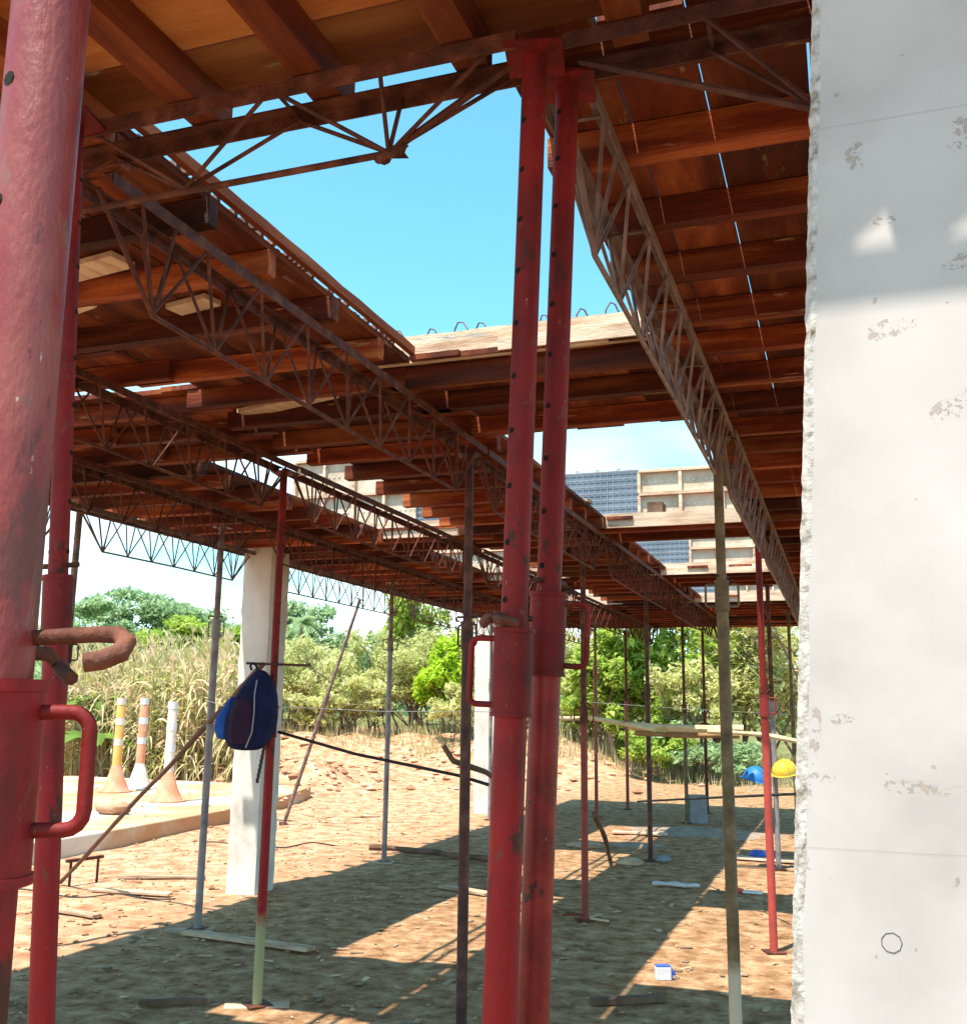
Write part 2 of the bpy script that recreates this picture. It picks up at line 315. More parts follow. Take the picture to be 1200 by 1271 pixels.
for i in range(520):
    y = 4.6 + 12 * R.random() ** 1.3; x = R.uniform(-0.8 * y, 0.1); z = hgt(x, y) + 0.006; a = R.uniform(0, PI); w = R.uniform(0.006, 0.02); q = R.uniform(0.02, 0.09)
    M = Matrix.Translation((x, y, z)) @ Matrix.Rotation(a, 4, 'Z') @ Matrix.Rotation(R.uniform(-.2, .2), 4, 'X')
    lt.box(-w, w, -q / 2, q / 2, -0.002, 0.003, M=M)
lit_m = ramp_mat('wood_litter', [(0.16, 0.10, 0.06), (0.34, 0.23, 0.14), (0.50, 0.38, 0.26)], 2, 0.9, island=0.4)
tag(lt.build('wood_litter', lit_m), kind='stuff', label='splinters and dry chips littering the ground under the formwork', cat='litter')

# ------------------------------------------------------------------ concrete slab at left, stakes
slab = MB()
pts = [(-7.72, 7.2), (-7.74, 9.6), (-7.95, 12.3), (-8.45, 14.8), (-9.0, 16.6), (-15.0, 16.9), (-15.5, 7.2)]
n = len(pts); zt = 0.2
slab.quad(*[(x, y, zt) for x, y in reversed(pts)][::-1][::1]) if False else slab.quad(*[(x, y, zt) for x, y in pts])
for i in range(n):
    a, c = pts[i], pts[(i + 1) % n]; slab.quad((c[0], c[1], zt), (a[0], a[1], zt), (a[0], a[1], -0.3), (c[0], c[1], -0.3))
sl_o = bevel(slab.build('concrete_slab', slabm), 0.015)
import bmesh
bm = bmesh.new(); bm.from_mesh(sl_o.data); bmesh.ops.remove_doubles(bm, verts=bm.verts, dist=1e-4); bmesh.ops.recalc_face_normals(bm, faces=bm.faces); bm.to_mesh(sl_o.data); bm.free()
tag(sl_o, 'low pale concrete slab dusted with orange soil carrying the traffic posts', 'slab')
sp = MB(); 
for i in range(160):
    x, y = R.uniform(-12, -7.9), R.uniform(9, 16); k = R.uniform(0.008, 0.05) ; z = zt
    kk = len(sp.v)
    for (a, bb, c) in ((1, 0, 0), (-1, 0, 0), (0, 1, 0), (0, -1, 0), (0, 0, 1), (0, 0, -.2)): sp.v.append((x + a * k, y + bb * k * R.uniform(.6, 1), z + c * k * 0.6))
    for f in ((0, 2, 4), (2, 1, 4), (1, 3, 4), (3, 0, 4), (2, 0, 5), (1, 2, 5), (3, 1, 5), (0, 3, 5)): sp.f.append(tuple(kk + q for q in f)); sp.mi.append(0)
tag(sp.build('slab_grit', rub_m), kind='stuff', label='crumbs of orange soil strewn across the pale slab', cat='grit')
def stone(x, y, z, r, label, m=rub_m, sc=(1, 1, .6)):
    me = MB(); me.rings([(math.sin(a) * r * sc[2], 0, 0, math.cos(a) * r * sc[0], math.cos(a) * r * sc[1], 0.9) for a in [-1.3, -.8, -.3, .2, .7, 1.2]], 12)
    o = me.build('stone', m, smooth=True)
    for v in o.data.vertices: v.co *= 1 + 0.35 * mnoise.noise(v.co * (3 / r) * 0.5 + Vector((x, y, 0)))
    o.location = (x, y, z + r * sc[2] * 0.7); return tag(o, label, 'stone')
stone(-8.9, 11.2, 0.2, 0.16, 'brown boulder on the slab in front of the traffic posts', sc=(1.4, 1, .7))
tr = thing('stake_trestle', (-6.47, 7.83, 0), 'small rusty stake trestle beside the slab edge', 'trestle')
for s in (-1, 1):
    q = MB(); q.tube([(0.03 * s, 0.14 * s, -0.05), (0.03 * s, 0.14 * s, 0.2)], 0.012, 6); q.build('stake', rust, tr)
q = MB(); q.box(-0.02, 0.02, -0.19, 0.19, 0.2, 0.225, M=Matrix.Rotation(-0.2, 4, 'Z')); q.build('crossbar', rust, tr)

# ------------------------------------------------------------------ columns
def column(x0, x1, y0, y1, z1, label):
    o = MB(); n = 40; w, d = x1 - x0, y1 - y0
    cx, cy = (x0 + x1) / 2, (y0 + y1) / 2
    per = []
    m = 8
    for i in range(m): per.append((-w / 2 + w * i / m, -d / 2))
    for i in range(m): per.append((w / 2, -d / 2 + d * i / m))
    for i in range(m): per.append((w / 2 - w * i / m, d / 2))
    for i in range(m): per.append((-w / 2, d / 2 - d * i / m))
    for k in range(n + 1):
        z = -0.1 + (z1 + 0.1) * k / n
        for (px, py) in per:
            corner = max(0, abs(px) / (w / 2) + abs(py) / (d / 2) - 1.7) / 0.3
            q = 1 - 0.06 * corner * (0.6 + mnoise.noise(Vector((px * 9, py * 9, z * 9 + x0)))) + 0.012 * mnoise.noise(Vector((px * 5, py * 5, z * 2 + x0)))
            o.v.append((px * q, py * q, z))
    P = len(per)
    for k in range(n):
        for j in range(P): o.f.append((k * P + j, k * P + (j + 1) % P, (k + 1) * P + (j + 1) % P, (k + 1) * P + j)); o.mi.append(0)
    o.f.append(tuple(n * P + j for j in range(P))); o.mi.append(0)
    ob = o.build('concrete_column', conc, smooth=True); ob.location = (cx, cy, 0)
    return tag(ob, label, 'column', 'concrete columns of the building')
column(-5.06, -4.77, 7.9, 8.22, 3.02, 'square pale concrete column standing behind the hanging backpack')
column(-5.50, -5.16, 15.3, 15.6, 3.02, 'slim far concrete column seen left of the paired red props')

# the big pillar beside the camera
pm = bpy.data.materials.new('pillar_concrete'); pm.use_nodes = True; t = pm.node_tree; b = t.nodes['Principled BSDF']; l = t.links.new
b.inputs['Roughness'].default_value = 0.85; b.inputs['Specular IOR Level'].default_value = 0.25
co = N(t, 'ShaderNodeTexCoord')
base = rmp(noi(3.2, 6, 0.55).outputs['Fac'], [(0.36, 0.33, 0.32), (0.455, 0.42, 0.41), (0.50, 0.465, 0.46)], [0.3, 0.5, 0.7])
fine = noi(75, 8, 0.75); wide = noi(16, 5, 0.7)
out = base.outputs[0]; height = None
se = N(t, 'ShaderNodeSeparateXYZ'); l(co.outputs['Object'], se.inputs[0])
def math_(op, a, bb, c=None):
    m = N(t, 'ShaderNodeMath', operation=op)
    for i, q in enumerate((a, bb, c)):
        if q is None: continue
        if isinstance(q, (int, float)): m.inputs[i].default_value = q
        else: l(q, m.inputs[i])
    return m.outputs[0]
tot = None
# scars: x, z, half width, half height, lean  (object space: x from left edge, z height)
for (px, pz, rx, rz, ln) in [(0.10, 2.005, 0.042, 0.016, 0.25), (0.19, 1.915, 0.06, 0.022, 0.55), (0.055, 2.235, 0.012, 0.028, 0), (0.075, 2.145, 0.03, 0.008, -.1),
                             (0.05, 1.545, 0.016, 0.008, 0), (0.032, 1.48, 0.02, 0.010, 0), (0.135, 1.472, 0.055, 0.010, -.05), (0.012, 1.455, 0.008, 0.035, 0),
                             (0.0, 1.395, 0.045, 0.012, -.5), (0.02, 1.53, 0.008, 0.04, 0), (0.02, 2.32, 0.018, 0.03, 0), (0.19, 2.25, 0.05, 0.03, .5), (0.17, 1.38, .01, .01, 1), (0.18, 2.08, .06, .012, .2)]:
    dx = math_('MULTIPLY', math_('SUBTRACT', se.outputs['X'], px), 1 / rx)
    dz = math_('MULTIPLY', math_('SUBTRACT', math_('SUBTRACT', se.outputs['Z'], pz), math_('MULTIPLY', math_('SUBTRACT', se.outputs['X'], px), ln)), 1 / rz)
    d = math_('SUBTRACT', 1.0, math_('ADD', math_('MULTIPLY', dx, dx), math_('MULTIPLY', dz, dz)))
    d = math_('MAXIMUM', d, 0.0)
    tot = d if tot is None else math_('MAXIMUM', tot, d)
scar = math_('MULTIPLY', math_('GREATER_THAN', math_('ADD', math_('MULTIPLY', math_('SQRT', tot, None), 0.21), wide.outputs['Fac']), 0.665), math_('GREATER_THAN', tot, 0.001))
scar2 = math_('MULTIPLY', scar, math_('GREATER_THAN', fine.outputs['Fac'], 0.53))
specks = math_('GREATER_THAN', noi(60, 2, 0.5).outputs['Fac'], 0.735)
mask = math_('MINIMUM', math_('ADD', scar2, specks), 1.0)
mxx = N(t, 'ShaderNodeMix', data_type='RGBA'); l(math_('MULTIPLY', mask, 0.6), mxx.inputs[0]); l(out, mxx.inputs[6]); mxx.inputs[7].default_value = (0.30, 0.22, 0.17, 1)
# pour joints
jz = None
for z0, s in ((2.278, 0.0), (1.403, 0.0)):
    dd = math_('ABSOLUTE', math_('SUBTRACT', math_('ADD', se.outputs['Z'], math_('MULTIPLY', wide.outputs['Fac'], 0.004)), z0 + 0.002), None)
    k = math_('LESS_THAN', dd, 0.0011); jz = k if jz is None else math_('MAXIMUM', jz, k)
mx3 = N(t, 'ShaderNodeMix', data_type='RGBA'); l(math_('MULTIPLY', math_('MULTIPLY', jz, wide.outputs['Fac']), 0.6), mx3.inputs[0]); l(mxx.outputs[2], mx3.inputs[6]); mx3.inputs[7].default_value = (0.34, 0.28, 0.27, 1)
l(mx3.outputs[2], b.inputs['Base Color'])
hsum = math_('SUBTRACT', math_('SUBTRACT', math_('MULTIPLY', fine.outputs['Fac'], 0.10), math_('MULTIPLY', math_('ADD', mask, math_('MULTIPLY', scar, 0.6)), 0.9)), math_('MULTIPLY', jz, 0.5))
bu = N(t, 'ShaderNodeBump'); bu.inputs['Strength'].default_value = 0.8; bu.inputs['Distance'].default_value = 0.003; l(hsum, bu.inputs['Height']); l(bu.outputs[0], b.inputs['Normal'])
rough_m = ramp_mat('chipped_edge', [(0.22, 0.19, 0.16), (0.38, 0.35, 0.32), (0.50, 0.48, 0.46)], 55, 0.95, 0.7, 160, bdist=0.003, pos=[0.36, 0.46, 0.6])
pl = MB(); nz = 420; z0, z1 = -0.1, 3.02; W_, D_ = 0.40, 0.35
cols = []
for i in range(9): cols.append((0.014 * i / 8, -1))          # chamfer zone across the corner
for k in range(nz + 1):
    z = z0 + (z1 - z0) * k / nz
    row = []
    row.append((0.012, D_)); row.append((0.004, 0.06))
    cham = 0.006 + 0.0035 * mnoise.noise(Vector((0, 0, z * 11))) + 0.003 * max(0, -(z - 1.7)) 
    for i in range(7):
        f = i / 6
        nn = mnoise.noise(Vector((f * 2.0, 5, z * 45))) * 0.0030 * (1.2 if mnoise.noise(Vector((2, 2, z * 4))) > 0 else .5) + mnoise.noise(Vector((f, 9, z * 150))) * 0.0014
        row.append((cham * f - nn * 0.8, cham * (1 - f) + nn))
    row.append((cham + 0.006, 0.0)); row.append((W_, 0.0)); row.append((W_, D_))
    P = len(row)
    for q in row: pl.v.append((q[0], q[1], z))
for k in range(nz):
    for j in range(P):
        pl.f.append((k * P + j, k * P + (j + 1) % P, (k + 1) * P + (j + 1) % P, (k + 1) * P + j)); pl.mi.append(1 if 1 <= j <= 8 else 0)
pil = pl.build('concrete_pillar', [pm, rough_m]); pil.location = (-0.155, 1.25, 0)
# the pillar's face leans a little away to the right
for v in pil.data.vertices: v.co.x += (v.co.z - 0) * 0.0645 
tag(pil, 'large smooth white concrete pillar with a chipped corner close to the viewer', 'pillar')
# object-space scars follow the leaning face: shift X lookup by shearing through a mapping-free subtraction
shear = math_('SUBTRACT', se.outputs['X'], math_('MULTIPLY', se.outputs['Z'], 0.0645))
for lk in list(t.links):
    if lk.from_socket == se.outputs['X'] and lk.to_node != shear.node: l(shear, lk.to_socket)
ring = MB(); ring.tube([(0.0105 * math.cos(2 * PI * k / 9), 0, 0.0105 * math.sin(2 * PI * k / 9)) for k in range(10)], 0.0004, 5, caps=False)
ro = ring.build('tie_mark', rod_black, pil); ro.location = (-0.175 + 0.36 - 0.0, -0.0002, 1.31); ro.location.x = 0.012 + 0.175

# ------------------------------------------------------------------ lattice trusses
TRG = 'steel lattice trusses carrying the formwork deck'
def truss(kind, c, a, b_, label, z=2.915, w=0.13, depth=0.27, mat=rust, pitch=0.30, bar=0.030, rise=0.28):
    """kind 'y': runs along Y at x=c from a to b_.  kind 'x': along X at y=c"""
    Ln = b_ - a - 0.03
    root = thing('lattice_truss', ((c, a + 0.015, z) if kind == 'y' else (a + 0.015, c, z)), label, 'truss', TRG, 0 if kind == 'y' else -PI / 2)
    h = w / 2
    for s in (-1, 1):
        m = MB(); x = s * h
        m.box(min(x, x - s * bar), max(x, x - s * bar), 0, Ln, 0.012, 0.017)
        m.box(min(x, x - s * 0.005), max(x, x - s * 0.005), 0, Ln, 0.012 - bar, 0.0115)
        m.build('top_chord', mat, root)
    m = MB(); sag = R.uniform(-.01, .01)
    m.tube([(0, 0.02, -0.01), (0, rise, -depth), (0, Ln / 2, -depth + sag), (0, Ln - rise, -depth), (0, Ln - 0.02, -0.01)], 0.008, 6)
    m.build('bottom_chord', mat, root)
    m = MB(); k = max(1, round((Ln - 2 * rise) / pitch)); st = (Ln - 2 * rise) / k
    for i in range(k + 1):
        y = rise + i * st
        for s in (-1, 1):
            for d in (-1, 1):
                if 0 <= y + d * st / 2 <= Ln: m.tube([(0, y + R.uniform(-.01, .01), -depth), (s * (h - .004), y + d * st / 2 + R.uniform(-.012, .012), 0.0)], 0.0055, 5, caps=False)
            if i in (0, k): m.tube([(0, y, -depth), (s * (h - .004), y, 0.0)], 0.0055, 5, caps=False)
    for i in range(2 * k + 1):
        y = rise + (i - 0.5) * st
        if 0.02 < y < Ln - 0.02 and i % 2 == 0: m.tube([(-h, y, 0.0), (h, y, 0.0)], 0.005, 5, caps=False)
    m.build('web_bars', mat, root)
    return root
ord_ = ['nearest', 'second', 'third', 'fourth', 'farthest']
rows = {
 'R': (-0.52, [1.98, 5.0, 7.45, 11.3, 14.3, 17.2], 'weathered truss in the row beside the white pillar', rust_grey),
 'A': (-1.79, [1.98, 5.0, 8.0, 11.3, 15.3, 17.2], 'rusty truss in the row left of the paired props', rust),
 'B': (-2.98, [1.98, 5.1, 8.3, 11.8, 15.5, 17.2], 'rusty truss in the row over the backpack', rust),
 'C': (-4.08, [3.5, 6.6, 10.05, 13.6, 17.2], 'rusty truss in the row above the wooden brace', rust),
 'D': (-5.02, [2.6, 5.68, 7.95, 11.4, 14.9, 17.2], 'thin truss on the outer left edge against sky', rust_grey)}
for k_, (x, br, lab, mt) in rows.items():
    for i in range(len(br) - 1):
        o_ = ord_[i] if len(br) == 6 else ord_[i if i < 3 else 4]
        truss('y', x + R.uniform(-.015, .015), br[i], br[i + 1], '%s, %s of its row' % (lab, o_), mat=mt, z=2.915 + R.uniform(-.008, .004))
# cross trusses by the front props
ft = truss('x', 1.86, -3.3, -0.56, 'dark red lattice truss crossing above the opening nearest the viewer', depth=0.17, mat=rust, bar=0.036, pitch=0.5, rise=0.31)
q = MB(); q.rings([(-.03, 0, 0, .012, .03, 1), (-.015, 0, 0, .022, .05, 1), (.0, 0, .01, .020, .06, 1), (.015, 0, .02, .014, .045, 1), (.025, 0, .03, .006, .02, 1)], 12); q = q.build('mortar_lump', rust, ft, True); q.location = (0, 2.40, -.168)
for v in q.data.vertices: v.co *= .62 * (1 + .9 * mnoise.noise(v.co * 45))
truss('x', 1.90, -0.50, 2.2, 'dark lattice truss crossing under the deck toward the white pillar', depth=0.22, mat=dark_steel, pitch=0.4, rise=0.5)

# ------------------------------------------------------------------ formwork decks
ZJ0, ZJ1, ZB0, ZB1 = 2.938, 3.022, 3.024, 3.048
DG = 'timber formwork decks'
def deck(x0, x1, y0, y1, label, jx=None, boards_along='y', jdir='x', jy=None, mat=board_m, spacing=0.40, gap=0.008, ragged=0.06):
    root = thing('formwork_deck', ((x0 + x1) / 2, (y0 + y1) / 2, ZJ0), label, 'formwork deck', DG)
    ox, oy, oz = root.location
    m = MB()
    if boards_along == 'y':
        x = x0
        while x < x1 - 0.03:
            wd = min(R.uniform(0.17, 0.26), x1 - x); y = y0 + R.uniform(-ragged, 0)
            while y < y1 - 0.05:
                ln = R.uniform(1.8, 3.0); ye = min(y + ln, y1 + R.uniform(0, ragged)); dz = R.uniform(0, 0.004)
                gp = gap * (R.choice((0.2, 0.3, 0.5, 1, 1.3, 0.2)) if gap < .0062 else R.choice((.2, .35, .7, 1.0, .5)))
                sk = R.uniform(-.5, .5) * gp
                M = Matrix.Translation((x + wd / 2 - ox, (y + ye) / 2 - oy, 0)) @ Matrix.Rotation(sk / ln + (R.uniform(-.0025, .0025) if gap == .0062 else 0), 4, 'Z')
                m.box(-wd / 2 + gp / 2, wd / 2 - gp / 2, -(ye - y) / 2, (ye - y) / 2 - 0.004, ZB0 - oz + dz, ZB1 - oz + dz, M=M)
                y = ye if ye < y1 - 0.05 else y1
            x += wd
    else:
        y = y0
        while y < y1 - 0.03:
            wd = min(R.uniform(0.17, 0.26), y1 - y); dz = R.uniform(0, 0.003); gp = gap * R.choice((0.2, 0.4, 0.8))
            m.box(x0 - ox, x1 - ox, y - oy, y + wd - gp - oy, ZB0 - oz + dz, ZB1 - oz + dz); y += wd
    m.build('deck_boards', mat, root)
    if jdir == 'x':
        a, c = jx or (x0 - 0.05, x1 + 0.05); y = y0 + 0.06
        while y < y1:
            q = MB(); hw = R.uniform(0.022, 0.034); e0, e1 = a - R.uniform(0, .05), c + R.uniform(0, .08)
            dp = R.uniform(-.012, 0.0)
            M = Matrix.Rotation(R.uniform(-.012, .012), 4, 'Z')
            q.box(e0 - (e0 + e1) / 2, e1 - (e0 + e1) / 2, -hw, hw, 0 , ZJ1 - oz, M=M)
            jo = q.build('joist', joist_m, root); jo.location = ((e0 + e1) / 2 - ox, y - oy, 0)
            y += spacing * R.uniform(0.85, 1.12)
    else:
        for x in jx:
            q = MB(); q.box(-0.038, 0.038, -(y1 - y0) / 2 + .06, (y1 - y0) / 2 + .03, 0, ZJ1 - oz)
            jo = q.build('joist', joisty_m, root); jo.location = (x - ox, R.uniform(-.05, .0), 0); jo.rotation_euler.z = R.uniform(-.02, .02)
    return root, (ox, oy, oz)
def edge_board(dk, x0, x1, y, z0, z1, along='x', name='edge_board', mat=edge_m, th=0.024):
    root, (ox, oy, oz) = dk; q = MB(); n = 14
    for i in range(n):                                        # slightly wavy upper edge
        f0, f1 = i / n, (i + 1) / n
        h0 = 0.006 * mnoise.noise(Vector((f0 * 9, x0, y))); h1 = 0.006 * mnoise.noise(Vector((f1 * 9, x0, y)))
        if along == 'x':
            a, c = x0 + (x1 - x0) * f0 - ox, x0 + (x1 - x0) * f1 - ox
            P = [(a, y - oy), (c, y - oy), (c, y + th - oy), (a, y + th - oy)]
        else:
            a, c = x0 + (x1 - x0) * f0 - oy, x0 + (x1 - x0) * f1 - oy
            P = [(y - ox, a), (y - ox, c), (y + th - ox, c), (y + th - ox, a)]
        H = (h0, h1, h1, h0)
        bt = [(p[0], p[1], z0 - oz) for p in P]; tp = [(p[0], p[1], z1 - oz + H[k]) for k, p in enumerate(P)]
        if along != 'x': bt.reverse(); tp.reverse()
        q.quad(*tp); q.quad(*reversed(bt))
        for k in range(4): q.quad(bt[k], bt[(k + 1) % 4], tp[(k + 1) % 4], tp[k])
    return q.build(name, mat, root)

YE = 17.2
strips = [(-5.16, -3.66, 'left outer run of reddish deck boards above the slim far column', (-5.22, -3.68)),
          (-2.80, -1.70, 'middle run of reddish deck boards above the hanging backpack', (-2.84, -1.76)),
          (-0.66, 0.90, 'right hand run of dark deck boards with light slits beside the white pillar', (-0.62, 0.95))]
ystart = [1.2, 1.95, 1.95]
sd = []
for (x0, x1, lab, jx), ys_ in zip(strips, ystart):
    sd.append(deck(x0, x1, ys_, YE, lab, jx=jx, gap=0.0062 if x0 > -1 else 0.003))
for (dk, x0, x1) in ((sd[1], -2.80, -1.70),):
    edge_board(dk, 1.96, 3.85, -1.70, 3.05, 3.085, along='y', mat=joisty_m)
crosses = [(3.90, 5.08), (7.78, 8.6), (10.65, 11.6), (13.45, YE)]
cl_ = ['closest', 'second', 'third', 'last']
cd = {}
for i, (a, c) in enumerate(crosses):
    if i > 0:
        cd['L', i] = deck(-3.66, -2.80, a, c, 'short deck crossing between the left and middle board runs, %s of four' % cl_[i], jx=(-3.72, -2.72))
    else:
        cd['L', i] = deck(-3.66, -2.80, 3.95, c, 'short deck crossing between the left and middle board runs, closest to the viewer', jx=(-3.72, -2.72), gap=.003)
        deck(-3.66, -2.80, 1.95, 3.68, 'infill deck panel left of the middle board run near the viewer', jx=(-3.72, -2.72), gap=.001)
    cd['R', i] = deck(-1.70, -0.66, a, c, 'short deck crossing beyond opening number %s right of the middle run' % ['one', 'two', 'three', 'four'][i], jx=(-1.80, -0.60))
front = deck(-5.2, 0.9, 0.9135, 1.93, 'front deck of orange boards with lengthwise joists over the viewer', boards_along='x', jdir='y', jx=[-4.6, -4.0, -3.4, -2.9, -2.4, -1.95, -1.70, -1.40, -1.06, -0.71, -0.35, 0.1, 0.5], mat=boardx_m)
for (a_, c_) in ((-5.2, -.115), (-.05, -.01), (.07, .9)):  # unseen lip boards, gaps left to throw sunflecks on the pillar
    q = MB(); q.box(a_ - front[1][0], c_ - front[1][0], 0.888 - front[1][1], 0.913 - front[1][1], ZB0 - ZJ0, ZB1 - ZJ0); q.build('edge_board', boardx_m, front[0])
q = MB(); q.box(-5.2 - front[1][0], .9 - front[1][0], 0.868 - front[1][1], 0.8875 - front[1][1], ZB0 - ZJ0, ZB1 - ZJ0); q.build('edge_board', boardx_m, front[0])
for (a_, c_) in ((-.115, -.05), (-.01, .07)):  # unseen wedges added in the gaps to make the flecks triangular
    q = MB(); ox_, oy_, oz_ = front[1]; T = [(a_ - ox_, .892 - oy_), (a_ - ox_, .9128 - oy_), (c_ - ox_, .9128 - oy_)]
    q.quad(*[(p[0], p[1], ZB1 - oz_) for p in reversed(T)]); q.quad(*[(p[0], p[1], ZB0 - oz_) for p in T])
    for k in range(3): A, B_ = T[k], T[(k + 1) % 3]; q.quad((A[0], A[1], ZB1 - oz_), (B_[0], B_[1], ZB1 - oz_), (B_[0], B_[1], ZB0 - oz_), (A[0], A[1], ZB0 - oz_))
    q.build('fleck_wedge', boardx_m, front[0])
# pale edge planks round the openings
e = edge_board(cd['R', 0], -1.86, -0.60, 3.875, 3.022, 3.145)
edge_board(cd['R', 0], -1.3, -0.62, 3.850, 3.03, 3.09)
for i, z in ((1, 3.075), (2, 3.085), (3, 3.085)):
    edge_board(cd['R', i], -1.98, -0.60, crosses[i][0] - 0.028, 2.965, z)
for i, z in ((1, 3.10), (2, 3.10), (3, 3.10)):
    edge_board(cd['L', i], -3.75, -2.75, crosses[i][0] - 0.028, 2.965, z)
# rebar stirrup loops along deck edges
def loops(dk, pts_, mat=rust_grey):
    root, (ox, oy, oz) = dk
    for (x, y, z) in pts_:
        q = MB(); w = R.uniform(.02, .035); hh = R.uniform(.05, .085)
        q.tube([(-w, 0, -.02), (-w * .9, 0, hh * .6), (-w * .3, 0, hh), (w * .4, .01, hh * .95), (w, .015, hh * .5), (w * 1.1, .02, -.02)], 0.004, 5)
        o = q.build('rebar_loop', mat, root); o.location = (x - ox, y - oy, z - oz); o.rotation_euler.z = R.uniform(-.6, .6)
loops(cd['R', 0], [(-1.80 + .135 * i + R.uniform(-.03, .03), 3.95, 3.14) for i in range(8)])
q = MB(); q.tube([(-.55, 0, 0), (-.2, 0, .008), (.1, 0, -.002), (.45, 0, .006)], 0.008, 6)
q2 = q.build('rebar', rust_grey, cd['R', 0][0]); q2.location = (-1.2 + 1.18, 4.05 - cd['R', 0][1][1], 3.15 - ZJ0)
# ragged grit / rebar ends along the left side of opening 1
q = MB()
for i in range(60):
    y = 2.05 + 1.8 * i / 60; q.box(-.012, .012, -.01, .01, 0, R.uniform(.005, .03), M=Matrix.Translation((-1.735 - sd[1][1][0] + R.uniform(-.02, .02), y - sd[1][1][1], 3.052 - ZJ0)))
q.build('mortar_crumbs', rust_grey, sd[1][0])
# lath cleats under the left deck
for (x, y, w, d) in ((-2.35, 2.62, .05, .16), (-2.2, 3.0, .04, .1), (-2.75, 2.9, .05, .2), (-2.5, 4.2, .05, .3), (-2.0, 4.9, .05, .22)):
    q = MB(); q.box(-w, w, -d, d, 0, 0.02); o = q.build('cleat', edge_m, sd[1][0]); o.location = (x - sd[1][1][0], y - sd[1][1][1], 3.003 - ZJ0 - 0.005); o.rotation_euler.z = 1.5 + R.uniform(-.3, .3)

# ------------------------------------------------------------------ upstand panels beyond the openings
mesh_bg = ramp_mat('blue_grey_sheet', [(0.10, 0.13, 0.17), (0.17, 0.21, 0.26)], 4, 0.6)
mesh_li = ramp_mat('pale_wires', [(0.28, 0.33, 0.38), (0.4, 0.45, 0.5)], 4, 0.6)
panel_m = ramp_mat('pale_form_panel', [(0.36, 0.28, 0.20), (0.54, 0.45, 0.34), (0.62, 0.54, 0.44)], 5, 0.8, 0.3, 40)
def mesh_screen(x0, x1, y, z0, z1, label):
    root = thing('mesh_screen', ((x0 + x1) / 2, y, z0), label, 'mesh screen', 'wire mesh screens standing on the deck'); w = (x1 - x0) / 2; h = z1 - z0
    q = MB(); q.box(-w, w, 0.012, 0.03, 0, h); q.build('sheet', mesh_bg, root)
    q = MB(); k = int(2 * w / 0.05)
    for i in range(k + 1): q.tube([(-w + 2 * w * i / k, 0.006, 0), (-w + 2 * w * i / k + R.uniform(-.004, .004), 0.006, h)], 0.0022, 4, caps=False)
    k2 = int(h / 0.05)
    for i in range(k2 + 1): q.tube([(-w, 0.002, h * i / k2), (w, 0.002, h * i / k2)], 0.0022, 4, caps=False)
    q.build('wire_mesh', mesh_li, root)
    q = MB(); q.tube([(-w, 0.02, h + .006), (w, 0.02, h + .006)], 0.006, 5)
    for i in range(int(w * 2 / .17)): x = -w + .08 + .17 * i; q.tube([(x - .01, .02, h), (x - .006, .02, h + .03), (x + .014, .02, h + .02)], .005, 4)
    q.build('top_bar', rust, root)
def form_panel(x0, x1, y, z0, z1, label):
    root = thing('form_panel', ((x0 + x1) / 2, y, z0), label, 'formwork panel', 'pale ribbed formwork panels'); w = (x1 - x0) / 2; h = z1 - z0
    pf = MB(); pf.box(-w, w, 0.0201, 0.035, 0, h)
    q = MB()
    for zz in (0, h / 2 - .012, h - .024): q.box(-w, w, -0.02, 0.019, zz, zz + 0.024)
    q.build('rail', edge_m, root)
    k = max(2, int(2 * w / 0.28))
    for i in range(k + 1):
        q = MB(); x = -w + 2 * w * i / k
        for (a, c) in ((.0245, h / 2 - .0125), (h / 2 + .0125, h - .0245)): q.box(x - .012, x + .012, -0.016, 0.0195, a, c)
        q.build('rib', edge_m, root)
    q = MB()
    for zz in (h * .28, h * .76):
        for i in range(int(2 * w / .05)):
            x = -w + .03 + .05 * i
            pf.tube([(x, 0.013, zz), (x, 0.0205, zz)], .007, 8, m=1)
    pf.build('panel_face', [panel_m, white_p], root)
nm = ['second opening', 'third opening', 'last opening']
for i, (y, zb, zt_) in enumerate(((7.95, 3.06, 3.46), (10.8, 3.06, 3.46), (13.65, 3.06, 3.44))):
    mesh_screen(-2.75, -1.49, y, zb, zt_, 'blue grey wire mesh screen standing beyond the %s right of centre' % nm[i])
    form_panel(-1.48, -0.50, y, zb, zt_, 'pale ribbed form panel right of the mesh beyond the %s' % nm[i])
for i, (y, zt_) in enumerate(((7.95, 3.75), (10.8, 3.6))):
    form_panel(-4.6, -3.42, y, 3.06, zt_, 'pale ribbed form panel seen through the lattice left of the backpack prop, %s' % ['nearer one', 'farther one'][i])
    mesh_screen(-3.41, -2.8, y, 3.06, zt_ - .12, 'small grey mesh screen between the left and middle board runs, %s' % ['nearer one', 'farther one'][i])
# stub posts and timber scraps on top of the decks
q = MB(); q.box(-.06, .06, -.08, .08, 0, .11); tag(q.build('timber_block', darkwood), 'dark timber block on the pale plank beyond the second opening', 'block').location = (-1.33, 7.86, 3.05)
for i, (x, y, dx, lab) in enumerate(((-1.95, 7.2, .5, 'offcut board jutting from the deck edge near the paired props'), (-1.9, 10.3, .35, 'offcut board sticking over the third opening'))):
    q = MB(); q.box(-dx / 2, dx / 2, -.06, .06, 0, .022); o = q.build('offcut_board', oldwood); o.location = (x, y, 3.056); o.rotation_euler.z = R.uniform(-.3, .3); tag(o, lab, 'board')

